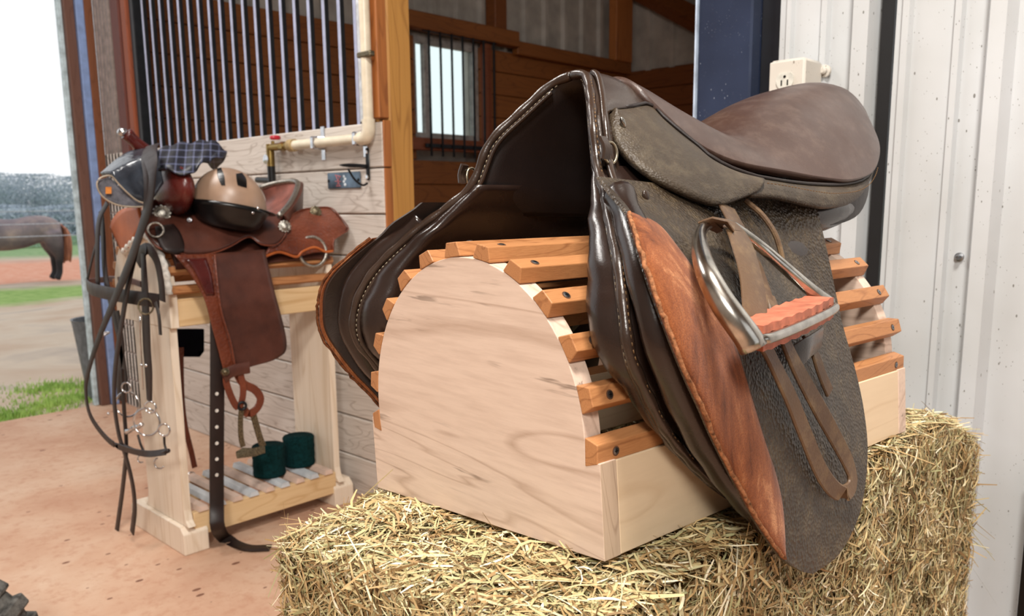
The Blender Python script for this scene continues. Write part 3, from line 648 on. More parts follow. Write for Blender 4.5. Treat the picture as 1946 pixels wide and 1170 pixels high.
# seat
YC = A([.27, .31, .376, .45, .49, .541, .619, .707, .78, .85, .868, .876]); ZC = A([.512, .500, .473, .447, .462, .492, .521, .542, .555, .557, .552, .545])
YS = A([.27, .31, .347, .398, .475, .55, .6, .68, .745, .8, .84, .862, .876]); ZS = A([.490, .445, .415, .395, .382, .374, .373, .385, .411, .443, .487, .512, .540])
YH = A([.27, .31, .37, .45, .55, .6, .68, .745, .8, .84, .862, .876]); HH = A([.045, .07, .10, .128, .15, .155, .147, .130, .106, .073, .052, .012])
smooth1 = lambda x, X, Y: float(np.interp(x, *(lambda c_: (c_[:, 0], c_[:, 1]))(cr(np.c_[X, Y], 120))))
G = []
for y in np.r_[np.linspace(.27, .82, 46), np.linspace(.828, .876, 14)]:
    zc, zs, hh = smooth1(y, YC, ZC) - .007 * min(1, max(0, (y - .45) / .1)), smooth1(y, YS, ZS), smooth1(y, YH, HH); row = []
    if y > .6: y = .6 + (y - .6) * .955
    for u in np.sin(np.linspace(-math.pi / 2, math.pi / 2, 33)):
        row.append((XC + hh * u, y, zs + (zc - zs) * (1 - abs(u) ** 2.3)))
    G.append(row)
MB().shell(A(G), .012).build('seat', L_SEAT, sad, frame=RL, smooth=2)
# pommel cap
ca = A([(0, .205, .523), (.015, .203, .522), (.030, .197, .515), (.055, .174, .492), (.075, .155, .468), (.091, .141, .446), (.104, .130, .418), (.113, .122, .393)])
cb = A([(0, .29, .508), (.03, .29, .503)] + [tuple(Uh(a, b, h) - A([XC, 0, 0])) for a, b, h in ((1234, 200, .053), (1200, 204, .072), (1160, 214, .083), (1165, 250, .098), (1174, 300, .112), (1187, 352, .124))])
a1, b1 = cr(ca, 30), cr(cb, 30); G = np.zeros((30, 12, 3))
for j in range(12):
    t_ = j / 11; G[:, j] = a1 * (1 - t_) + b1 * t_ + A([0.3, 0, .7]) * (.008 * math.sin(math.pi * t_))
G[..., 0] += XC
both('pommel_cover', lambda: MB().shell(G, .004), L_BIND, smooth=2)
# skirts and cantle band
def lofth(T_, B_, n, m, bulge):
    a = cr([Uh(*q) for q in T_], n); b = cr([Uh(*q) for q in B_], n); G = np.zeros((n, m, 3))
    for j in range(m):
        t_ = j / (m - 1); G[:, j] = a * (1 - t_) + b * t_; G[:, j, 0] += bulge * math.sin(math.pi * t_) ; G[:, j, 2] += bulge * .4 * math.sin(math.pi * t_)
    return G
g1 = lofth([(1158, 211, .078), (1200, 203, .067), (1234, 199, .056), (1262, 226, .07), (1295, 254, .087), (1323, 276, .1), (1349, 299, .114), (1392, 322, .132), (1438, 337, .146)],
           [(1160, 216, .086), (1165, 245, .10), (1178, 275, .115), (1205, 306, .135), (1245, 336, .155), (1290, 359, .17), (1332, 377, .178), (1375, 385, .185), (1443, 362, .178)], 46, 16, .010)
both('skirt', lambda: MB().shell(g1, .007, np.broadcast_to(nz((.9, 0, .5)), g1.shape)), L_SKIRT, smooth=2)
g2 = lofth([(1425, 334, .143), (1477, 344, .152), (1541, 351, .158), (1605, 351, .156), (1644, 338, .147), (1659, 308, .131), (1657, 280, .112)],
           [(1425, 370, .176), (1480, 374, .180), (1545, 389, .182), (1580, 392, .178), (1625, 381, .166), (1650, 346, .142), (1656, 300, .118)], 46, 10, .005)
both('cantle_band', lambda: MB().shell(g2, .007, np.broadcast_to(nz((.9, 0, .4)), g2.shape)), L_SKIRT, smooth=2)
st1 = g2[2:40, 5]; both('stitching', lambda: stitches(st1, A([.006, 0, .002])), THREAD_D)
both('seam_welt', lambda: MB().tube(np.vstack([g1[6:, 0], g2[4:, 0]])[::3] + A([.002, 0, .001]), .0024, 7), L_DARK, smooth=2)
# dark body under the seat so that nothing shows through
G = []
for y in np.linspace(.3, .8, 24):
    hh, zs, zc = smooth1(y, YH, HH) * .93, smooth1(y, YS, ZS) - .012, smooth1(y, YC, ZC) - .02
    G.append([(XC + hh * math.sin(q), y, (zs - .045 if math.cos(q) < 0 else zs + (zc - zs) * (1 - abs(math.sin(q)) ** 2.3) * .9) ) for q in np.linspace(-math.pi, math.pi, 28, endpoint=False)])
mb = MB().grid(A(G), cv=True); n_ = 28; mb.f.append(tuple(range(n_))); mb.f.append(tuple(range(23 * n_, 24 * n_))); mb.build('saddle_tree', L_DARK, sad, frame=RL)
# rings, studs
def dring():
    c = Uh(1160, 291, .122); return MB().torus(c, (1, -.15, 0), .0118, .0019, 30, 8, sx=.8, ex=(.1, 1, 0))
both('d_ring', dring, DRING, smooth=2)
p0, p1 = Uh(1144, 262, .121), Uh(1150, 302, .126)
both('ring_tab', lambda: MB().strap(cr([p0, (p0 + p1) / 2 + A([.004, 0, 0]), p1], 6), (0, 1, 0), .011, .006), L_BIND, smooth=True)
c_ = Uh(1184, 233, .106); both('tree_stud', lambda: MB().ell(c_, (.003, 0, 0), (0, .003, .001), (0, -.003, .0065), 8, 12), STEEL, smooth=2)
c2 = onflap(1227, 371, .003); both('saddle_nail', lambda: MB().ell(c2, (.003, 0, 0), (0, .005, 0), (0, -.001, .006), 8, 12), L_BIND, smooth=2)
# stirrup leather, iron
sw = A([0, 1, -.25])
leath = MB().strap(cr([onflap(*q) for q in ((1346, 432, .030), (1372, 424, .048), (1400, 442, .050), (1418, 490, .046), (1430, 540, .040), (1436, 605, .034), (1440, 640, .03))], 30), sw, .040, .0045)
lp = cr([onflap(*q) for q in ((1440, 640, .02), (1458, 665, .02), (1478, 705, .02), (1505, 762, .018), (1533, 832, .014), (1560, 895, .012), (1586, 930, .012), (1608, 936, .013), (1620, 915, .014), (1612, 880, .015), (1584, 825, .017), (1548, 760, .019), (1518, 705, .021), (1495, 655, .022), (1475, 600, .02), (1460, 560, .018))], 80)
def leathers():
    mb = MB(); mb.v = list(leath.v); mb.f = list(leath.f); mb.n = leath.n
    mb.strap(lp, sw, .0195, .0045)
    mb.strap(cr([onflap(*q) for q in ((1380, 392, .014), (1405, 440, .016), (1430, 500, .018), (1450, 560, .018), (1460, 610, .016))], 24), sw, .034, .004)
    mb.tube(cr([onflap(*q) for q in ((1416, 380, .008), (1448, 408, .014), (1472, 443, .016), (1484, 480, .010), (1487, 503, .004))], 20), .0035, 8)
    mb.strap(cr([onflap(*q) for q in ((1532, 640, .006), (1548, 672, .010), (1562, 712, .008), (1576, 745, .007))], 12), sw, .016, .004)
    return mb
sl_ = both('stirrup_leather', leathers, L_STRAP, smooth=True)
kpp = [onflap(*q) for q in ((1508, 682, .014), (1534, 662, .024), (1560, 642, .016))]
both('leather_keeper', lambda: MB().strap(cr(kpp, 8), (0, .35, 1), .026, .004), L_BIND, smooth=True)
ip = cr([onflap(*q) for q in ((1432, 662, .052), (1420, 640, .050), (1398, 610, .046), (1370, 570, .040), (1345, 522, .036), (1331, 475, .032), (1331, 442, .032), (1350, 425, .034), (1385, 427, .034), (1412, 443, .034), (1450, 472, .034), (1490, 507, .038), (1522, 535, .042), (1550, 558, .046), (1576, 576, .050))], 70)
rr = np.interp(np.linspace(0, 1, 70), [0, .1, .3, .42, .5, .58, .75, .95, 1], [.0125, .0115, .0082, .0062, .0055, .0055, .0065, .0075, .0075])
C1, C2 = onflap(1428, 638, .046), onflap(1560, 582, .046); TT = C2 - C1; WW = A([.038, -.010, -.002]); NN = nz(np.cross(TT, WW))
def iron():
    mb = MB().tube(ip, rr, 12)
    q = [C1 + WW * .5, C1 + TT * .5 + WW * .62, C2 + WW * .5, C2 + TT * .04, C2 - WW * .5, C1 + TT * .5 - WW * .62, C1 - WW * .5, C1 - TT * .04]
    mb.tube(cr(q, 60, closed=True), .0048, 10, closed=True, side=NN); return mb
irs = both('stirrup_iron', iron, STEEL, smooth=2)
def tread(sg):
    def f():
        G = []
        for a in np.linspace(-.02, 1.02, 24):
            wd = .42 + .12 * math.sin(math.pi * a); G.append([C1 + TT * a + WW * b * wd + NN * sg * (.0115 + .0009 * math.cos(a * 95)) for b in np.linspace(-1, 1, 6)])
        return MB().shell(A(G), .008 * sg, np.broadcast_to(NN, (24, 6, 3)))
    return f
for sg in (1, -1):
    for k_, ps in enumerate((1, -1)):
        mb = tread(sg)()
        if ps < 0: mb.v = [mirx(v) for v in mb.v]
        mb.build('tread_pad', RUBBER_R, irs[k_], frame=RL, smooth=True)
# ------------------------------------------------------------------ maple saddle stand in front of the stall
X2 = at(592, 612, 1, 2.34)[0] - .012
stand = thing('saddle_stand', ((.98 + X2) / 2, 2.40, 0), 'tall pale maple saddle stand with slatted top and low shelf, before the grey boards', 'saddle stand')
YA, YB_, YCN = 2.215, 2.585, 2.40
for X in (.975, X2):
    q = [(YCN + .185 * math.cos(a), .742 + .185 * math.sin(a)) for a in np.linspace(0, math.pi, 40)]
    MB().extr([(X, y, z) for y, z in [(YB_, .662)] + q + [(YA, .662)]], (.024, 0, 0)).build('end_panel', STANDW, stand, bevel=.002)
    o = [(2.47, .662), (2.47, .13), (2.478, .10), (2.495, .084), (2.205, .084), (2.222, .10), (2.23, .13), (2.23, .662)] if X < 1.2 else [(2.46, .662), (2.46, .13), (2.47, .084), (2.205, .084), (2.222, .10), (2.23, .13), (2.23, .662)]
    MB().extr([(X + .001, y, z) for y, z in o], (.022, 0, 0)).build('leg_panel', STANDW, stand, bevel=.0015)
    f = [(2.215, 0), (2.215, .062), (2.235, .083), (2.56, .083), (2.585, .062), (2.585, 0)]
    MB().extr([(X - .012, y, z) for y, z in f], (.075, 0, 0)).build('foot', STANDW, stand, bevel=.003)
MB().box((1.0, YA + .002, .664), (X2, YA + .024, .742), .002).build('side_rail', RAILW, stand)
MB().box((1.0, YB_ - .024, .664), (X2, YB_ - .002, .742), .002).build('side_rail', RAILW, stand)
for i in range(11):
    a = math.radians(-82 + 16.4 * i); er = A([0, -math.sin(a), math.cos(a)]); et = A([0, math.cos(a), math.sin(a)]); c = A([0, YCN, .742])
    q = [c + er * .1855 - et * .0135, c + er * .2 - et * .009, c + er * .2 + et * .009, c + er * .1855 + et * .0135]
    MB().extr([p + A([.974, 0, 0]) for p in q], (X2 + .025 - .974, 0, 0)).build('slat', SLAT, stand, bevel=.001)
MB().box((1.0, 2.222, .045), (X2, 2.244, .118), .002).build('shelf_rail', RAILW, stand)
MB().box((1.0, 2.50, .045), (X2, 2.522, .118), .002).build('shelf_rail', RAILW, stand)
SH1 = plain('painted_white_slat', (214, 222, 228), .35, 0, .5, .05); SH2 = plain('pinkish_slat', (226, 200, 184), .45, 0, .5, .05)
ns = 9
for i in range(ns):
    x = 1.03 + (X2 - 1.06) * i / (ns - 1)
    MB().extr([(x - .016, 2.216, .1185), (x - .011, 2.216, .133), (x + .011, 2.216, .133), (x + .016, 2.216, .1185)], (0, .31, 0)).build('shelf_slat', SH1 if i % 2 else SH2, stand)
# two fleece wraps on the shelf
for k, (px, py, r, lab) in enumerate(((506, 908, .052, 'dark green fleece bandage roll at the front of the stand shelf'), (564, 888, .052, 'dark green fleece bandage roll touching the stand rear leg'))):
    p = at(px, py, 2, .135); p = A([p[0] + .03, p[1] + .03, .1335]); mb = MB()
    prof = [(.004, .0), (r * .96, 0), (r, .006)] + [(r * (1 - .03 * math.sin(z * 9) ** 2), .006 + z * .083) for z in np.linspace(.05, .95, 8)] + [(r, .094), (r * .95, .098), (r * .8, .096), (r * .78, .099), (r * .6, .096), (r * .58, .099), (r * .4, .096), (r * .38, .099), (r * .15, .097)]
    o = mb.lathe(p, (0, 0, 1), prof, 32).build('bandage_roll', GREEN, smooth=2); tag(o, lab, 'bandage', 'green rolls on the stand shelf')
# ------------------------------------------------------------------ western saddle on the stand
NS = 2.195
ws = thing('western_saddle', (1.2, 2.4, .95), 'brown western barrel saddle with silver conchos on the far stand', 'saddle')
def side_y(z): return float(np.interp(z, [.40, .72, .80, .88, .93, .97, 1.0, 1.06], [2.185, 2.175, 2.18, 2.20, 2.24, 2.30, 2.36, 2.4]))
def W(px, py, off=0.0):
    y = 2.2
    for _ in range(10):
        p = at(px, py, 1, y); y = .5 * y + .5 * (side_y(p[2]) - off)
    return at(px, py, 1, y)
def wpatch(L, R, off, n=24, m=12): 
    a, b = cr(L, n), cr(R, n); return A([[W(*(a[i] * (1 - j / (m - 1)) + b[i] * j / (m - 1)), off) for j in range(m)] for i in range(n)])
def wshell(name, L, R, off, th, mat, parent=ws, bul=0, **k):
    g = wpatch(L, R, off, **k)
    if bul: g[:, :, 1] -= bul * np.outer(np.sin(np.linspace(0, math.pi, g.shape[0])) ** .6, np.sin(np.linspace(0, math.pi, g.shape[1])) ** .6)
    return MB().shell(g, th, np.broadcast_to(A([0, -1., 0]), g.shape)).build(name, mat, parent, smooth=2)
def wtube(px, off, r, mat, name, n=24, parent=ws, **k): return MB().tube(cr([W(*q, off) for q in px], n), r, 8, **k).build(name, mat, parent, smooth=2)
# tree / bulk under the leathers
mb = MB(); G = []
for x in np.linspace(1.0, 1.50, 20):
    top = float(np.interp(x, [1.0, 1.06, 1.12, 1.2, 1.3, 1.38, 1.45, 1.50], [.985, 1.0, .965, .945, .95, .97, .96, .945]))
    ring = []
    for a in np.linspace(-66, 66, 22):
        q = math.radians(a); ring.append((x, YCN - math.sin(q) * (.212 + .0 * abs(math.sin(q))), .742 + max(math.cos(q), -.35) * (top - .742)))
    for a in np.linspace(66, -66, 22):
        q = math.radians(a); ring.append((x, YCN - math.sin(q) * .2035, .742 + max(math.cos(q), -.33) * .2035))
    G.append(ring)
mb.grid(A(G), cv=True); mb.f.append(tuple(range(44))); mb.f.append(tuple(range(19 * 44, 20 * 44))); mb.build('saddle_tree', L_WEST, ws, smooth=True)
wshell('front_skirt', [(272, 402), (276, 440), (300, 470), (340, 480), (366, 485), (408, 479), (438, 467), (473, 449), (496, 463), (524, 464), (541, 448), (549, 428)], [(300, 372), (330, 368), (352, 362), (372, 362), (392, 364), (412, 368), (432, 374), (452, 380), (472, 388), (492, 396), (512, 404), (532, 412)], .012, .008, L_WEST, n=40, m=14)
wtube([(276, 440), (300, 470), (340, 480), (366, 486), (408, 480), (438, 468), (473, 450), (496, 464), (524, 465), (541, 449), (549, 428)], .015, .0024, L_TOOL, 'skirt_edge', 50)
wshell('rear_skirt', [(540, 420), (560, 404), (581, 397), (604, 394), (626, 395), (645, 412), (661, 434)], [(502, 487), (531, 478), (563, 487), (598, 480), (633, 476), (634, 458), (657, 440)], .004, .007, L_TOOL, n=34, m=16)
wtube([(549, 414), (565, 402), (585, 396), (626, 394), (645, 410), (662, 434), (648, 446), (634, 457), (634, 476)], .008, .0022, L_TOOL, 'skirt_edge', 40)
wtube([(502, 488), (531, 479), (563, 488), (575, 478), (598, 470), (618, 478), (633, 477)], .006, .004, L_TAN, 'skirt_edge', 40)
wshell('fender', [(402, 482), (408, 540), (416, 600), (424, 650), (430, 698)], [(503, 474), (520, 545), (545, 650), (528, 680), (476, 697)], .022, .006, L_WEST, n=36, m=14)
wshell('tooled_strap', [(332, 484), (362, 520), (388, 565), (406, 630), (426, 706)], [(410, 482), (412, 525), (418, 570), (434, 640), (448, 700)], .030, .005, L_TOOL, n=30, m=8)
wtube([(408, 484), (412, 530), (420, 590), (438, 650), (447, 700)], .036, .0034, L_TOOL, 'strap_edge', 30)
wshell('strap_inlay', [(352, 492), (370, 515), (392, 560)], [(392, 490), (402, 520), (408, 560)], .034, .002, L_RED, n=14, m=6)
wshell('rigging_plate', [(296, 430), (300, 455), (312, 476), (334, 484)], [(330, 425), (342, 440), (350, 462), (349, 478)], .020, .006, L_BRID, n=14, m=8, bul=.006)
# swell, horn
c = at(331, 362, 1, 2.30); MB().ell(c, (.042, 0, 0), (0, .095, .0), (0, -.01, .072), 18, 26).build('swell', L_RED, ws, smooth=2)
h0, h1 = at(292, 302, 1, 2.40), at(240, 254, 1, 2.40); hp = cr([h0 - A([-.012, 0, .03]), h0, (h0 + h1) / 2, h1], 20)
hn = MB().tube(hp, np.interp(np.linspace(0, 1, 20), [0, .3, .8, 1], [.030, .023, .016, .019]), 14).build('horn', L_RED, ws, smooth=2)
MB().ell(at(233, 251, 1, 2.40), (.014, 0, .004), (0, .016, 0), (-.004, 0, .011), 10, 14).build('horn_cap', CHROME, hn, smooth=2)
# cantle: a curved dish with silver rim
cF, cM, cN = at(494, 356, 1, 2.555), at(566, 344, 1, 2.40), at(530, 410, 1, 2.25)
arc = cr([cF, at(530, 347, 1, 2.50), at(563, 345, 1, 2.43), at(563, 362, 1, 2.35), at(549, 388, 1, 2.29), cN], 40)
bs = cr([at(497, 398, 1, 2.56), at(505, 404, 1, 2.42), at(516, 410, 1, 2.28)], 40); G = np.zeros((40, 10, 3))
for j in range(10): G[:, j] = bs * (1 - j / 9) + arc * (j / 9) + A([.018 * math.sin(math.pi * j / 9), 0, -.008 * math.sin(math.pi * j / 9)])
cdish = plain('pinkish_seat_leather', (150, 92, 80), .45, 0, .5, .15, 20); MB().shell(G, .004).build('cantle', cdish, ws, smooth=2)
MB().tube(arc, .0085, 9).build('silver_rim', SILVER, ws, smooth=2)
G = np.zeros((40, 8, 3)); low = cr([cF + A([.05, 0, -.07]), at(575, 395, 1, 2.42), at(548, 418, 1, 2.25)], 40); ou = arc + A([.022, 0, -.001])
for j in range(8): G[:, j] = ou * (1 - j / 7) + low * (j / 7)
mb = MB().shell(G, .006); mb.grid(np.stack([arc + A([.004, 0, .003]), ou], 1)); mb.build('cantle_back', L_WEST, ws, smooth=True)
# conchos, rings
def concho(px, py, r, off, name='concho', mat=GOLDM):
    p = W(px, py, off); ax = nz((-.35, -1, .35)); mb = MB(); G_ = []
    for k in range(24): pass
    mb.lathe(p, ax, [(r, 0), (r * 1.02, .002), (r * .8, .004), (r * .72, .003), (r * .5, .006), (r * .2, .008)], 24)
    for k in range(12):
        a = k * math.pi / 6; e1 = nz(np.cross(ax, (0, 0, 1))); e2 = np.cross(ax, e1); mb.ell(p + (e1 * math.cos(a) + e2 * math.sin(a)) * r, e1 * r * .2, e2 * r * .2, ax * .003, 5, 8)
    return mb.build(name, mat, ws, smooth=True)
concho(308, 405, .021, .026, mat=SILVER); concho(541, 430, .017, .026, mat=SILVER); concho(600, 402, .017, .016); concho(360, 418, .007, .024, 'stud', CHROME)
p = W(296, 437, .034); MB().torus(p, (-.5, -1, .1), .019, .0032, 26, 8).build('rigging_ring', SILVER, ws, smooth=2)
p = W(594, 478, -.008); MB().torus(p, (-.2, -1, .2), .046, .0055, 30, 10, sx=.95).build('rear_ring', SILVER, ws, smooth=2)
tp = wpatch([(252, 396), (232, 396), (214, 415), (208, 432)], [(262, 420), (256, 448), (246, 466), (232, 480)], 0, 16, 8)
tp[:, :, 1] += .05; g = A([[at(*((1 - j / 7) * A(a) + j / 7 * A(b)), 0, .955) for j in range(8)] for a, b in zip(cr([(262, 394), (232, 397), (214, 415), (208, 432)], 16), cr([(268, 420), (258, 450), (246, 468), (232, 482)], 16))])
MB().shell(g, .006, np.broadcast_to(A([-1., 0, 0]), g.shape)).build('tan_front_skirt', L_TAN, ws, smooth=2)
g = A([[at(*((1 - j / 9) * A(a) + j / 9 * A(b)), 0, .965) for j in range(10)] for a, b in zip(cr([(262, 400), (280, 402), (300, 412), (312, 440), (322, 480)], 16), cr([(246, 470), (262, 472), (282, 478), (296, 484), (312, 492)], 16))])
FLE = plain('white_fleece_edge', (236, 232, 224), .95, 0, .1, .1, 90, .8); MB().tube(cr([at(x, y, 0, .962) for x, y in ((236, 478), (262, 452), (276, 446), (296, 468), (312, 505), (322, 560))], 40), .010 + .002 * np.sin(np.arange(40) * 2.1), 8).build('fleece_edge', FLE, ws, smooth=2)
# stirrup of the western saddle
st = A([W(*q, .040) for q in cr([(432, 700), (430, 725), (440, 755), (452, 774), (460, 760), (462, 735), (456, 706)], 30)]); MB().strap(st, (1, 0, 0), .020, .005).build('stirrup_strap', L_TOOL, ws, smooth=True)
st = A([W(*q, .030) for q in cr([(448, 704), (462, 728), (484, 740), (495, 757), (488, 776), (472, 786), (462, 776)], 30)]); MB().strap(st, (1, 0, -.3), .024, .005).build('stirrup_strap', L_TOOL, ws, smooth=True)
st = A([W(*q, .045) for q in ((424, 716), (444, 704), (474, 698))]); MB().strap(cr(st, 12), (0, 0, 1), .034, .006).build('hobble_strap', L_WEST, ws, smooth=True); concho(428, 706, .010, .050)
mb = MB(); mb.strap(A([W(*q, .036) for q in cr([(459, 772), (457, 800), (458, 830), (462, 848)], 14)]), (1, 0, 0), .016, .006); mb.strap(A([W(*q, .018) for q in cr([(480, 782), (487, 808), (494, 832), (500, 848)], 14)]), (1, 0, 0), .020, .006)
g = A([[W(px, py, o_) for px, py, o_ in ((448, 858, .05), (462, 850, .045), (480, 851, .03), (503, 847, .02))], [W(px, py, o_) for px, py, o_ in ((450, 866, .055), (466, 864, .05), (484, 862, .032), (504, 855, .022))]])
mb.shell(g, .008, np.broadcast_to(A([0, 0, 1.]), g.shape)); mb.build('stirrup', GOLDM, ws, smooth=True)
MB().torus(W(460, 771, .044), (-.3, -1, 0), .011, .004, 18, 8).build('stirrup_bolt', IRON, ws, smooth=2)
# hanging cinch strap with holes
c0 = at(413, 590, 1, 2.165)
fl = [at(*q, 2, .006) for q in ((430, 1024), (470, 1040), (514, 1040))]
pts = [at(413, 560, 1, 2.165), at(413, 700, 1, 2.165), at(412, 850, 1, 2.165), at(412, 960, 1, 2.16), at(414, 1002, 1, 2.14)]
pp = cr(pts + fl, 60); cs = MB().strap(pp, (1, -.25, 0), .040, .005).build('cinch_strap', L_BRID, smooth=True); tag(cs, 'long dark leather strap with punched holes hanging to the floor from the western saddle', 'strap')
for y in (748, 780, 811, 842, 872, 902): 
    p = at(412, y, 1, 2.1612); MB().lathe(p, (0, -1, 0), [(.0052, 0), (.0052, .0006)], 12).build('eyelet', FLE, cs)
# saddle's far-side girth pad and latigo below the rail
g = A([[at(x, y, 1, 2.57) for x in np.linspace(330, 388, 8)] for y in np.linspace(625, 678, 6)]); g[-1, 0] += A([.01, 0, .008]); g[-1, -1] += A([-.02, 0, .02])
gp = MB().shell(g, .012, np.broadcast_to(A([0, -1., 0]), g.shape)).build('girth_pad', plain('navy_felt', (14, 16, 30), .95, 0, .1), smooth=True); tag(gp, 'dark navy girth pad hanging behind the stand front leg', 'girth pad')
pp = [at(x, y, 1, 2.55) for x, y in ((344, 660), (344, 700), (346, 760), (352, 810), (364, 860), (370, 888))]
hs = MB().strap(cr(pp, 30), (1, 0, 0), .018, .004).build('off_billet_strap', L_TOOL, smooth=True); tag(hs, 'narrow russet strap with buckle hanging behind the stand leg', 'strap')
MB().torus(at(363, 905, 1, 2.545), (0, -1, 0), .014, .003, 16, 6).build('buckle', CHROME, hs, smooth=2)
# ------------------------------------------------------------------ riding helmet
hc = at(436, 392, 1, 2.24); hx = A([.105, 0, -.010]); hy = A([0, .095, 0]); hz2 = A([.012, 0, .108])
hx = A([.098, -.012, -.020])
TANH = plain('tan_helmet_shell', (168, 138, 116), .35, 0, .5, .1, 8)
hel = thing('riding_helmet', hc, 'tan and black riding helmet resting on the western saddle seat', 'helmet')
G = [[hc + hx * math.sin(t) * math.cos(p) + hy * math.sin(t) * math.sin(p) + hz2 * math.cos(t) for p in np.linspace(0, 2 * math.pi, 40, endpoint=False)] for t in np.linspace(.03, math.pi * .5, 16)]
MB().grid(A(G), cv=True).build('shell', TANH, hel, smooth=2)
G = [[hc + (hx * math.cos(p) + hy * math.sin(p)) * r + hz2 * z for p in np.linspace(0, 2 * math.pi, 40, endpoint=False)] for r, z in ((1.0, .02), (1.05, -.01), (1.08, -.06), (1.03, -.12), (.93, -.30), (.82, -.48), (.6, -.6), (.1, -.64))]
MB().grid(A(G), cv=True).build('harness_pad', BLACK, hel, smooth=2)
G = [[hc + (hx * math.cos(p) * (1 + r * (1.0 if math.cos(p) > 0 else .25) * max(0, math.cos(p)) ** 1) + hy * math.sin(p)) * 1.04 + hz2 * (-.02 - .10 * r * max(0, math.cos(p))) for r in (0, .12, .28)] for p in np.linspace(-math.pi, math.pi, 50)]
MB().shell(A(G), .004).build('brim', BLACK, hel, smooth=2)
def hsurf(th, ph, r=1.01): return hc + (hx * math.sin(th) * math.cos(ph) + hy * math.sin(th) * math.sin(ph) + hz2 * math.cos(th)) * r
def hpx(px, py, r=1.012):
    M = np.linalg.inv(A([hx, hy, hz2]).T * r); o = M @ (CAM - hc); d = M @ ray(px, py); a, b, c = d @ d, 2 * o @ d, o @ o - 1; q = b * b - 4 * a * c
    s = (-b - math.sqrt(max(q, 0))) / (2 * a); return CAM + ray(px, py) * s
for nm, L, R in (('vent', [(413, 320), (414, 334), (421, 352)], [(420, 318), (426, 334), (428, 352)]), ('vent', [(449, 330), (450, 342), (452, 352)], [(460, 328), (468, 340), (469, 357)])):
    g = A([[hpx(*((1 - j / 4) * A(a) + j / 4 * A(b))) for j in range(5)] for a, b in zip(cr(L, 8), cr(R, 8))]); MB().shell(g, .002, np.broadcast_to(A([0, -1., 0]), g.shape)).build(nm, BLACK, hel)
for px, py in ((504, 402), (480, 410)): MB().ell(hpx(min(px, 490), py - 6, 1.05), (.005, 0, 0), (0, .005, 0), (0, 0, .005), 6, 8).build('rivet', CHROME, hel, smooth=2)
# ------------------------------------------------------------------ plaid cloth and padded boot in front of the helmet
t = NT('dark_plaid_cloth'); v = t.co((1, 1, 1), (0, 0, .5)); a1_ = t.math('GREATER_THAN', t.wave(v, 14, 0, 0, 1, 'BANDS', 'X'), .90); b1_ = t.math('GREATER_THAN', t.wave(v, 14, 0, 0, 1, 'BANDS', 'Z'), .90)
t.col(t.mix((16, 18, 28), (96, 102, 130), t.math('MULTIPLY', t.math('ADD', a1_, b1_), .5))); t.set(rough=.45); PLAID = t.m
T_ = [(300, 288, 2.42), (330, 274, 2.42), (370, 270, 2.42), (405, 268, 2.42), (432, 292, 2.42)]; B_ = [(296, 322, 2.25), (325, 326, 2.22), (360, 334, 2.20), (385, 312, 2.22), (425, 298, 2.26)]
a, b = cr([at(x, y, 1, q) for x, y, q in T_], 30), cr([at(x, y, 1, q) for x, y, q in B_], 30); G = np.zeros((30, 12, 3))
bk = a + A([.03, .14, -.05])
for j in range(12):
    q = j / 11
    G[:, j] = (bk * (1 - q * 2) + a * q * 2) if q < .5 else (a * (2 - 2 * q) + b * (2 * q - 1))
    G[:, j, 2] += .004 * np.sin(np.arange(30) * .9 + j)
pcl = MB().shell(G, .006).build('plaid_cloth', PLAID, smooth=2); tag(pcl, 'dark plaid cloth draped between the saddle swell and the helmet', 'cloth')
# black quilted hood hanging off the pommel with a grey underside and orange patch
SHB = leather('glossy_black_nylon', (30, 32, 38), (70, 76, 86), .18, 60, .5, .002)
gb = thing('padded_boot', at(240, 350, 1, 2.36), 'grey and black padded horse boot with an orange patch, slung over the saddle horn', 'horse boot')
L = [(196, 336, 2.32), (230, 306, 2.38), (262, 290, 2.40), (300, 284, 2.40)]; M_ = [(214, 340, 2.27), (244, 326, 2.28), (268, 316, 2.28), (300, 308, 2.28)]; R_ = [(222, 364, 2.24), (250, 378, 2.23), (282, 384, 2.23), (306, 350, 2.25)]
c3 = [cr([at(x, y, 1, q) for x, y, q in K], 24) for K in (L, M_, R_)]; G = np.zeros((24, 13, 3))
for j in range(13):
    q = j / 6; G[:, j] = c3[0] * (1 - q) + c3[1] * q if q <= 1 else c3[1] * (2 - q) + c3[2] * (q - 1)
    G[:, j] += A([-.3, -.7, .5]) * .014 * math.sin(math.pi * j / 12)
MB().shell(G, .012).build('upper', SHB, gb, smooth=2)
L = [(186, 342), (184, 356), (192, 370), (205, 380), (232, 390), (262, 392)]; R_ = [(208, 336), (222, 350), (236, 364), (250, 376), (268, 386), (284, 388)]
g = A([[at(*((1 - j / 6) * A(a) + j / 6 * A(b)), 1, 2.225 + .0 * j) for j in range(7)] for a, b in zip(cr(L, 18), cr(R_, 18))]); GREYS = plain('grey_suede', (112, 112, 120), .8, 0, .2, .15, 60)
MB().shell(g, .010, np.broadcast_to(A([-.3, -1., .2]), g.shape)).build('padded_lining', GREYS, gb, smooth=2)
MB().tube(cr([at(x, y, 1, 2.216) for x, y in ((188, 340), (210, 334), (226, 350), (242, 366), (262, 382), (284, 388), (262, 393), (226, 390), (198, 376), (185, 356))], 50, closed=True), .0022, 6, closed=True).build('piping', plain('cream_piping', (176, 160, 140), .6), gb, smooth=2)
g = A([[at(x, y, 1, 2.213) for x in np.linspace(201, 212, 3)] for y in np.linspace(355, 368, 3)]); MB().shell(g, .002, np.broadcast_to(A([0, -1., 0]), g.shape)).build('orange_patch', plain('orange_label', (226, 140, 60), .6), gb)
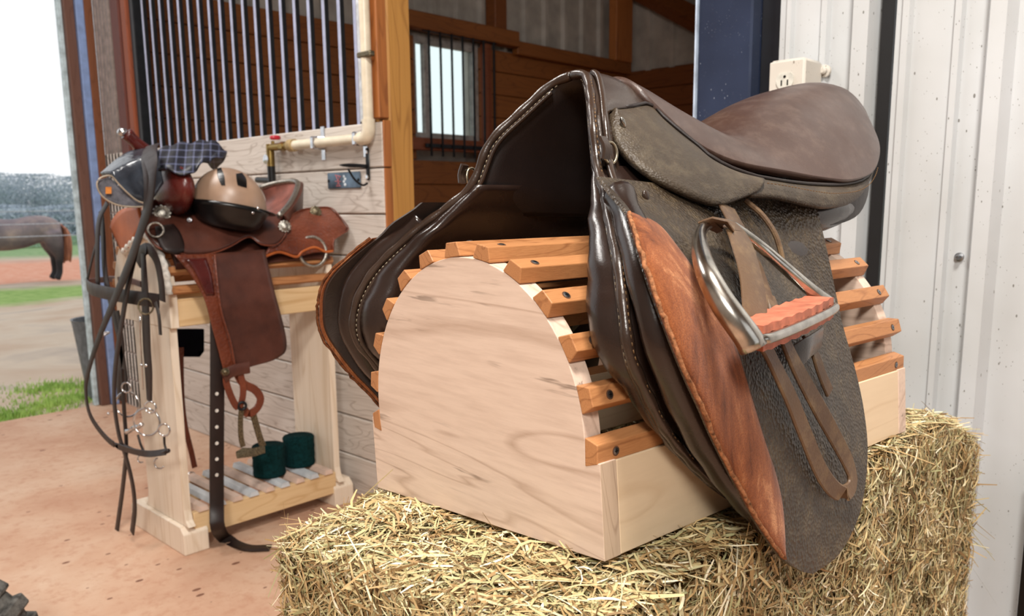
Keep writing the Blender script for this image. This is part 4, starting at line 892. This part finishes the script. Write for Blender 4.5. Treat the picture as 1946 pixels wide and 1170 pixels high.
# ------------------------------------------------------------------ bridle hanging in front of the stand
bx = .925
br = thing('bridle', at(240, 600, 0, bx), 'dark leather bridle with steel bit and long reins, hung from the western saddle horn', 'bridle')
def bs_(name, px, w, X=bx, n=40, side=(0, 1, 0), th=.004, mat=L_BRID, dx=None):
    P = cr([np.r_[q, 0.0][:3] if len(q) == 2 else A(q, float) for q in px], n); P = A([at(x, y, 0, X + d) for x, y, d in P])
    return MB().strap(P, side, np.asarray(w) * 1.3, th).build(name, mat, br, smooth=True)
bs_('rein', [(290, 276, .09), (284, 288, .02), (290, 320, -.03), (285, 380, -.045), (270, 430, -.045), (246, 500, -.045), (215, 575, -.045), (185, 650, -.045), (168, 705, -.045), (163, 740, -.04), (172, 790, -.04), (205, 835, -.04), (236, 852, -.04), (280, 862, -.04), (316, 858, -.03)], np.interp(np.linspace(0, 1, 70), [0, .35, .6, 1], [.030, .026, .017, .014]), n=70)
bs_('rein', [(282, 284, .09), (276, 300, .0), (278, 350, -.03), (276, 400, -.035), (262, 460, -.035), (244, 540, -.035), (232, 610, -.035), (220, 690, -.035), (217, 760, -.035), (226, 825, -.035), (240, 870, -.035), (252, 920, -.035), (256, 965, -.035), (251, 1012, -.03)], .019, n=60)
bs_('rein', [(232, 700, -.02), (236, 780, -.02), (240, 850, -.022), (234, 920, -.022), (226, 980, -.02), (219, 1028, -.015)], .018)
bs_('browband', [(165, 540, .02), (172, 548, -.012), (200, 556, -.02), (240, 563, -.02), (275, 568, -.015), (302, 572, 0)], .030, side=(0, 0, 1), n=26)
bs_('browband_lining', [(166, 536, .03), (190, 532, .05), (215, 530, .055), (250, 534, .04), (268, 540, .03)], .014, side=(0, 0, 1), n=20, mat=L_WEST)
bs_('crownpiece', [(262, 500, -.004), (270, 478, -.008), (284, 474, -.008), (298, 496, -.008), (306, 535, -.008), (309, 572, -.006)], .026)
bs_('cheekpiece', [(272, 482, -.01), (275, 540, -.012), (277, 600, -.014), (279, 660, -.014), (282, 700, -.014), (284, 762, -.012)], np.interp(np.linspace(0, 1, 40), [0, .3, .5, .8, 1], [.022, .034, .038, .036, .024]))
bs_('cheekpiece', [(192, 400, .03), (196, 450, .02), (200, 520, .01), (212, 580, .0), (226, 640, 0), (236, 700, 0), (240, 745, 0)], .026)
bs_('throatlash', [(204, 385, .03), (188, 420, .01), (185, 480, .0), (186, 540, 0)], .024)
bs_('throatlash', [(190, 440, .03), (178, 480, .02), (166, 530, .02)], .008)
bs_('noseband', [(222, 590, 0), (232, 660, 0), (226, 720, 0), (228, 760, 0)], .026)
bs_('strap_end', [(296, 574, -.012), (302, 600, -.014), (305, 636, -.014)], .010, n=14)
def btor(name, px, py, r, w, mat=CHROME, d=-.02, nrm=(-.8, -.6, .1), **k): return MB().torus(at(px, py, 0, bx + d), nrm, r, w, 28, 8, **k).build(name, mat, br, smooth=2)
btor('buckle', 277, 582, .021, .0026, GOLDM); btor('buckle_keeper', 199, 634, .012, .0028, nrm=(-.3, 0, 1)); btor('bit_ring', 279, 802, .0385, .0030); btor('bit_ring', 242, 768, .037, .0030, d=.0)
btor('bit_loop', 286, 774, .016, .0026); btor('bit_loop', 312, 817, .016, .0024); btor('bit_loop', 240, 736, .014, .0024); btor('curb_hook', 303, 880, .015, .0024, arc=(-1.2, 2.6)); btor('curb_hook', 268, 872, .010, .0022, arc=(-1, 2.2))
mb = MB()
for a, b in (((241, 820), (254, 812)), ((256, 812), (270, 806))): mb.tube(cr([at(*a, 0, bx - .022), at((a[0] + b[0]) / 2, (a[1] + b[1]) / 2 + 2, 0, bx - .024), at(*b, 0, bx - .022)], 10), [.008, .009, .008, .0075, .007, .0065, .006, .0065, .007, .006], 10)
mb.build('mouthpiece', CHROME, br, smooth=2)
bs_('curb_strap', [(262, 826, -.02), (268, 846, -.02), (276, 862, -.02)], .007, n=10); bs_('curb_strap', [(312, 828, -.02), (313, 845, -.02), (318, 860, -.02)], .006, n=10)
MB().tube(cr([at(x, y, 0, bx - .03) for x, y in ((234, 846), (262, 858), (300, 862), (320, 856))], 16), .006, 8).build('curb_strap', L_BRID, br, smooth=2)
for px, py in ((278, 694), (269, 694), (206, 786)): MB().ell(at(px, py, 0, bx - .026), (.004, 0, 0), (0, .005, 0), (0, 0, .005), 6, 8).build('stud', CHROME, br, smooth=2)
MB().tube(cr([at(x, y, 0, bx - .02) for x, y in ((266, 600), (267, 650), (270, 700), (272, 740))], 12), .0022, 6).build('side_rod', CHROME, br, smooth=2)
# ------------------------------------------------------------------ water pipe, hook and plaque on the grey boards
XP = 1.572
pipe = thing('water_pipe', at(640, 270, 0, XP), 'cream plastic water pipe with brass tap running down the post and along the grey boards', 'water pipe')
yv = at(699, 200, 0, XP)[1]; ze = at(699, 262, 0, XP)[2]; yt = at(560, 276, 0, XP)[1]
MB().tube([(XP, yv, 3.2), (XP, yv, ze + .03)], .0165, 16).build('upright_pipe', PVC, pipe, smooth=True)
MB().tube([(XP, yv + .03, ze), (XP, yt, ze)], .0165, 16).build('level_pipe', PVC, pipe, smooth=True)
MB().tube([(XP, yv, ze + .055)] + [(XP, yv + .028 - .028 * math.cos(a), ze + .028 - .028 * math.sin(a)) for a in np.linspace(0, math.pi / 2, 8)] + [(XP, yv + .055, ze)], .0205, 16).build('elbow', PVC, pipe, smooth=True)
for y in (yv + .055, at(601, 268, 0, XP)[1]):
    MB().box((XP - .019, y - .011, ze - .021), (XP + .03, y + .011, ze + .021), .004).box((1.597, y - .011, ze - .055), (1.601, y + .011, ze + .055), .001).build('pipe_clamp', CHROME, pipe)
zs_ = at(705, 103, 0, XP)[2]; MB().box((XP - .02, yv - .045, zs_ - .008), (XP - .0, yv + .022, zs_ + .008), .003).build('pipe_clamp', GOLDM, pipe)
ym = at(513, 276, 0, XP)[1]
MB().tube([(XP, yt - .002, ze), (XP, yt + .03, ze)], .021, 12).build('taped_joint', plain('cream_tape', (196, 168, 118), .7), pipe, smooth=True)
MB().tube([(XP, yt + .03, ze), (XP, ym + .004, ze)], .013, 12).tube([(XP, yt + .06, ze), (XP, yt + .085, ze)], .016, 6).tube([(XP, ym, ze + .012), (XP, ym, ze - .065)], .014, 12).tube([(XP, ym - .02, ze), (XP, ym - .02, ze + .022)], .006, 8).build('brass_tap', BRASS, pipe, smooth=True)
yh = at(523, 262, 0, XP)[1]; zh = at(523, 262, 0, XP)[2]
MB().lathe((XP, yh, zh - .006), (0, 0, 1), [(.016, 0), (.02, .006), (.017, .013), (.006, .015)], 10).build('tap_handle', REDP, pipe, smooth=True)
MB().tube([(XP, ym, ze - .065), (XP, ym, ze - .15)], .014, 12).tube([(XP, ym + .0, ze - .115), (XP, ym + .10, ze - .11)], .011, 10).build('hose_connector', BLACK, pipe, smooth=True)
MB().lathe((XP - .008, ym + .012, ze - .04), (-1, 0, 0), [(.017, 0), (.017, .006), (.008, .008)], 14).build('vacuum_cap', CHROME, pipe, smooth=True)
hk = thing('tack_hook', at(702, 312, 0, 1.597), 'black iron folding tack hook screwed to the grey board beside the plaque', 'hook')
hy_ = at(701, 312, 0, 1.6)[1]; z0, z1 = at(703, 342, 0, 1.6)[2], at(700, 281, 0, 1.6)[2]
MB().box((1.592, hy_ - .008, z0), (1.599, hy_ + .008, z1), .003).build('back_plate', IRON, hk, smooth=True)
for z in (z0 + .01, z1 - .012): MB().lathe((1.592, hy_, z), (-1, 0, 0), [(.007, 0), (.0055, .003)], 10).build('screw', CHROME, hk)
zm = at(690, 315, 0, 1.56)[2]
MB().tube(cr([(1.592, hy_, zm), (1.56, hy_ + .008, zm + .002), (1.50, hy_ + .014, zm + .002)], 10), [.006] * 7 + [.005, .004, .002], 8).build('prong', IRON, hk, smooth=2)
MB().tube(cr([(1.592, hy_, zm - .052), (1.575, hy_ + .004, zm - .058), (1.55, hy_ + .01, zm - .04), (1.53, hy_ + .014, zm - .008)], 14), .0035, 8).build('hook_loop', IRON, hk, smooth=2)
pl = thing('plaque', at(656, 342, 0, 1.598), 'small blue-grey steel plaque with red and white marks on the grey boards', 'plaque')
ya, yb2 = at(687, 342, 0, 1.6)[1], at(625, 342, 0, 1.6)[1]; za, zb = at(656, 358, 0, 1.6)[2], at(656, 327, 0, 1.6)[2]
MB().box((1.594, ya, za), (1.599, yb2, zb), .002).build('plate', PLAQUE, pl)
ym_ = (ya + yb2) / 2; zm_ = (za + zb) / 2; RM_ = plain('red_mark', (190, 110, 116), .6); WM_ = plain('white_mark', (222, 230, 236), .5)
mb = MB()
for a, b in (((.045, .018), (.012, .012)), ((.045, -.002), (.012, -.004)), ((.040, -.018), (.015, -.018)), ((.040, .018), (.020, -.018)), ((.018, .014), (.036, -.018))): mb.tube([(1.5935, ym_ + a[0], zm_ + a[1]), (1.5935, ym_ + b[0], zm_ + b[1])], .0014, 6)
mb.build('red_emblem', RM_, pl); mb = MB()
for dy, dz, r in ((-.004, .012, .006), (-.010, .004, .007), (-.003, -.004, .006), (-.009, -.014, .007)): mb.ell((1.5938, ym_ + dy, zm_ + dz), (.001, 0, 0), (0, r, 0), (0, 0, r * .7), 6, 10)
mb.build('white_emblem', WM_, pl)
for y in (ya + .008, yb2 - .008): MB().lathe((1.594, y, zm_), (-1, 0, 0), [(.005, 0), (.004, .003)], 8).build('screw', IRON, pl)
# ------------------------------------------------------------------ bucket outside, lugged tyre at lower left
pb = at(148, 612, 1, 4.62); zb_ = pb[2]
bk_ = MB().lathe((pb[0] + .14, 4.62, gz(4.62)), (0, 0, 1), [(.10, 0), (.12, .01), (.165, zb_ - gz(4.62)), (.17, zb_ - gz(4.62) + .01), (.16, zb_ - gz(4.62) + .008), (.115, .03)], 28).build('bucket', GREYP, smooth=True); tag(bk_, 'grey flared bucket standing outside against the doorway trim', 'bucket')
ty = thing('lugged_tyre', (.40, 2.30, 0), 'chunky grey rubber tyre with square lugs at the lower left corner', 'tyre')
RUB = plain('grey_rubber', (104, 102, 98), .85, 0, .2, .25, 60, .5); cT = at(-52, 1190, 2, .10)
MB().torus(cT, (.72, .62, .3), .075, .045, 40, 16).build('carcass', RUB, ty, smooth=2)
n_ = nz((.72, .62, .3)); e1 = nz(np.cross(n_, (0, 0, 1))); e2 = np.cross(n_, e1)
for k in range(14):
    a = k * 2 * math.pi / 14; er = e1 * math.cos(a) + e2 * math.sin(a); et = -e1 * math.sin(a) + e2 * math.cos(a)
    MB().obox(cT + er * .115, er, et, n_, .014, .015, .036, .004).build('lug', RUB, ty)
# ------------------------------------------------------------------ horse, fence, trees
hY = 17.0; hp_ = at(60, 531, 2, gz(hY)); t_ = hY / hp_[1]; HG = gz(hY)
def hz_at(px, py): return at(px, py, 1, hY)
O_ = hz_at(100, 531); kx = hz_at(101, 531)[0] - O_[0]; kz = -(hz_at(100, 530)[2] - O_[2])
def HP(px, py, dy=0.0): p = hz_at(px, py); p[1] += dy; return p
hz0 = HP(100, 531)[2]
hr = thing('horse', (HP(60, 531)[0], hY, hz0), 'dark bay roan horse with reddish tail standing side-on in the paddock behind the wires', 'horse')
t = NT('roan_coat'); v = t.co(); sx_ = t.n('ShaderNodeSeparateXYZ'); t.l(t.tc.outputs['Object'], sx_.inputs[0])
base = t.ramp(t.noise(v, 2.2, 5, .6), [(.3, (92, 82, 92)), (.5, (126, 112, 116)), (.7, (168, 146, 138))])
low = t.ramp(t.math('MULTIPLY', sx_.outputs[2], .9), [(.30, (48, 46, 58)), (.75, (255, 255, 255))])
t.col(t.mix(base, low, 1.0, 'MULTIPLY')); t.set(rough=.6); COAT = t.m
sc_ = abs(HP(0, 405)[2] - HP(0, 531)[2]) / 1.5; print('horse scale', sc_)
mb = MB()
def limb(pts, n=24):
    P = cr([tuple(HP(a, b, c)) + (r * sc_,) for a, b, c, r in pts], n); mb.tube(P[:, :3], P[:, 3], 16)
limb([(-128, 452, 0, .22), (-90, 448, 0, .31), (-50, 443, 0, .34), (-10, 446, 0, .37), (30, 445, 0, .35), (66, 436, 0, .33), (95, 436, 0, .29), (113, 440, 0, .17)], 40)
for dy in (.14, -.14):
    limb([(92, 440, dy, .24), (100, 465, dy, .19), (108, 486, dy, .11), (108, 498, dy, .085), (109, 515, dy, .07), (106, 524, dy, .075), (103, 530, dy, .09)])
    limb([(-92, 455, dy, .20), (-95, 480, dy, .10), (-96, 495, dy, .065), (-96, 512, dy, .048), (-96, 522, dy, .055), (-99, 530, dy, .07)])
limb([(-100, 448, 0, .26), (-128, 430, 0, .20), (-152, 404, 0, .15), (-170, 386, 0, .12)])
limb([(-164, 384, 0, .13), (-182, 396, 0, .12), (-198, 412, 0, .085), (-210, 424, 0, .07)])
for dy in (-.07, .07): limb([(-164, 378, dy, .05), (-160, 368, dy, .035), (-160, 362, dy, .01)], 8)
body = mb.build('body', COAT, hr, smooth=2); rm = body.modifiers.new('fuse', 'REMESH'); rm.mode = 'VOXEL'; rm.voxel_size = .035 * sc_; rm.use_smooth_shade = True; sm = body.modifiers.new('soft', 'SMOOTH'); sm.factor = .6; sm.iterations = 6
TAILM = (lambda t: (t.col(t.ramp(t.noise(t.co((1, 1, .2)), 12, 4), [(.3, (120, 66, 48)), (.7, (206, 138, 106))])), t.set(rough=.7), t.m)[-1])(NT('red_tail_hair'))
mb = MB()
for k in range(40):
    a, b, c_ = rng.normal(0, 3, 3); mb.tube(cr([HP(112, 424, 0), HP(119 + a * .3, 440, .05 * b), HP(122 + a, 470, .06 * b), HP(122 + a * 1.3, 492 + c_ * 1.5, .05 * b)], 8), .03 * sc_ * rng.uniform(.5, 1), 5)
mb.build('tail', TAILM, hr, smooth=2)
mb = MB()
for k in range(24):
    q = k / 23; mb.tube(cr([HP(-105 - 60 * q, 425 - 44 * q, .1), HP(-100 - 58 * q, 436 - 40 * q, .18), HP(-104 - 56 * q, 452 - 40 * q, .2)], 6), .03 * sc_, 5)
mb.build('mane', TAILM, hr, smooth=2)
# wire fence
fw_ = thing('wire_fence', at(60, 520, 1, 13.0), 'thin wire fence in front of the horse in the paddock', 'fence')
for py in (408, 437, 465): 
    a, b = at(-400, py, 1, 13.0), at(700, py, 1, 13.0); b[2] = a[2]; MB().tube([a, b], .006, 5).build('wire', plain('fence_wire', (200, 204, 214), .5, 0, .5), fw_)
for px in (-400, 700): 
    a = at(px, 465, 1, 13.0); MB().tube([(a[0], 13.0, gz(13) - .1), (a[0], 13.0, 1.1)], .06, 8).build('post', POST, fw_)
# treeline, distance haze painted into the pale tree colours
TM = (lambda t: (t.col(t.ramp(t.noise(t.co(), 1.3, 5, .7), [(.25, (160, 172, 186)), (.5, (176, 188, 200)), (.75, (190, 200, 210))])), t.set(rough=.95, spec=.05), t.m)[-1])(NT('hazy_distant_twigs'))
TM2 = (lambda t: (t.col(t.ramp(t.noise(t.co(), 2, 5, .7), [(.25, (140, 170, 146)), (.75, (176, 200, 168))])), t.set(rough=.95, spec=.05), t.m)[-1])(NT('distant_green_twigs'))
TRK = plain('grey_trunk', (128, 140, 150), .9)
def tree(px, ptop, Y, wd, mat, label, n=5200):
    b = at(px, 400, 1, Y); x = b[0]; zt = at(px, ptop, 1, Y)[2]; z0 = gz(Y); hh = zt - z0
    tr = thing('tree', (x, Y, z0), label, 'tree', 'distant trees beyond the paddock')
    k = 9; C_ = np.c_[rng.normal(0, wd * .16, k), rng.normal(0, wd * .2, k), z0 + hh * np.linspace(.12, .85, k)]; Rk = wd * rng.uniform(.36, .5, k)
    idx = rng.integers(0, k, n); dv = rng.normal(size=(n, 3)); dv /= np.linalg.norm(dv, axis=1, keepdims=True); P = C_[idx] + dv * (Rk[idx] * rng.random(n) ** .4)[:, None]; P[:, 0] += x; P[:, 1] += Y; P[:, 2] = np.clip(P[:, 2], z0 + .05, zt)
    e = rng.normal(size=(n, 3)); e /= np.linalg.norm(e, axis=1, keepdims=True); g_ = np.cross(e, rng.normal(size=(n, 3))); g_ /= np.linalg.norm(g_, axis=1, keepdims=True); s_ = wd * .04
    V = np.stack([P - e * s_, P + g_ * s_ * .4, P + e * s_], 1).reshape(-1, 3); F = [(3 * i, 3 * i + 1, 3 * i + 2) for i in range(n)]
    MB().add(V, F).build('crown', mat, tr); MB().tube([(x, Y, z0), (x, Y, z0 + hh * .6)], [wd * .05, wd * .03], 7).build('trunk', TRK, tr)
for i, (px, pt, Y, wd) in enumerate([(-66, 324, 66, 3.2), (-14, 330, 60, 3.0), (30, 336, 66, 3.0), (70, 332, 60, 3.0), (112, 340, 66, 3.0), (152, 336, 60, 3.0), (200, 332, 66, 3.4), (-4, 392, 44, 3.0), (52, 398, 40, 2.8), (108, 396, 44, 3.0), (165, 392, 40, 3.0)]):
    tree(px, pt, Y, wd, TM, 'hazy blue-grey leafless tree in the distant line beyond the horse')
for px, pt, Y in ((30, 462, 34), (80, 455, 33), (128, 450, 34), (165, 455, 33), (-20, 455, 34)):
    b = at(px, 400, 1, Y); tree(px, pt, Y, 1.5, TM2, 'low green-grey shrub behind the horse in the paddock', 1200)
# ------------------------------------------------------------------ camera, light
cam = D.cameras.new('camera'); co = D.objects.new('camera', cam); COL.objects.link(co); SC.camera = co
cam.sensor_fit = 'HORIZONTAL'; cam.sensor_width = 36; cam.lens = FPX / 1946 * 36; cam.shift_x = 0; cam.shift_y = (PPY - 585) / 1946; cam.clip_start = .02; cam.clip_end = 500
co.matrix_world = Matrix(((RT[0], UP[0], -FW[0], CAM[0]), (RT[1], UP[1], -FW[1], CAM[1]), (RT[2], UP[2], -FW[2], CAM[2]), (0, 0, 0, 1)))
cam.dof.use_dof = True; cam.dof.focus_distance = .72; cam.dof.aperture_fstop = 13
w = D.worlds.new('sky'); SC.world = w; w.use_nodes = True; nt = w.node_tree; bg = nt.nodes['Background']
bg.inputs['Color'].default_value = (.97, .985, 1, 1); bg.inputs['Strength'].default_value = 1.08
def area(name, loc, target, size, sizey, power, col):
    l = D.lights.new(name, 'AREA'); l.shape = 'RECTANGLE'; l.size = size; l.size_y = sizey; l.energy = power; l.color = col
    o = D.objects.new(name, l); COL.objects.link(o); o.location = Vector(loc); o.rotation_euler = (Vector(target) - Vector(loc)).to_track_quat('-Z', 'Y').to_euler(); return o
area('added_light', (.15, -.1, 2.9), (.6, .4, .7), .45, .35, 70, (1, .95, .88))  # added key light from above, no fixture modelled
area('added_light', (.4, 2.6, 3.2), (.6, 2.2, .7), 1.5, .4, 55, (1, .97, .93))  # added light over the stand, no fixture modelled
area('added_light', (-1.3, -.9, 2.4), (.7, .5, .7), .5, .5, 62, (1, .96, .90))  # added fill from camera left, not a lamp of the barn
SC.view_settings.view_transform = 'Standard'; SC.view_settings.look = 'None'; SC.view_settings.exposure = 0; SC.view_settings.gamma = 1; SC.view_settings.use_curve_mapping = False
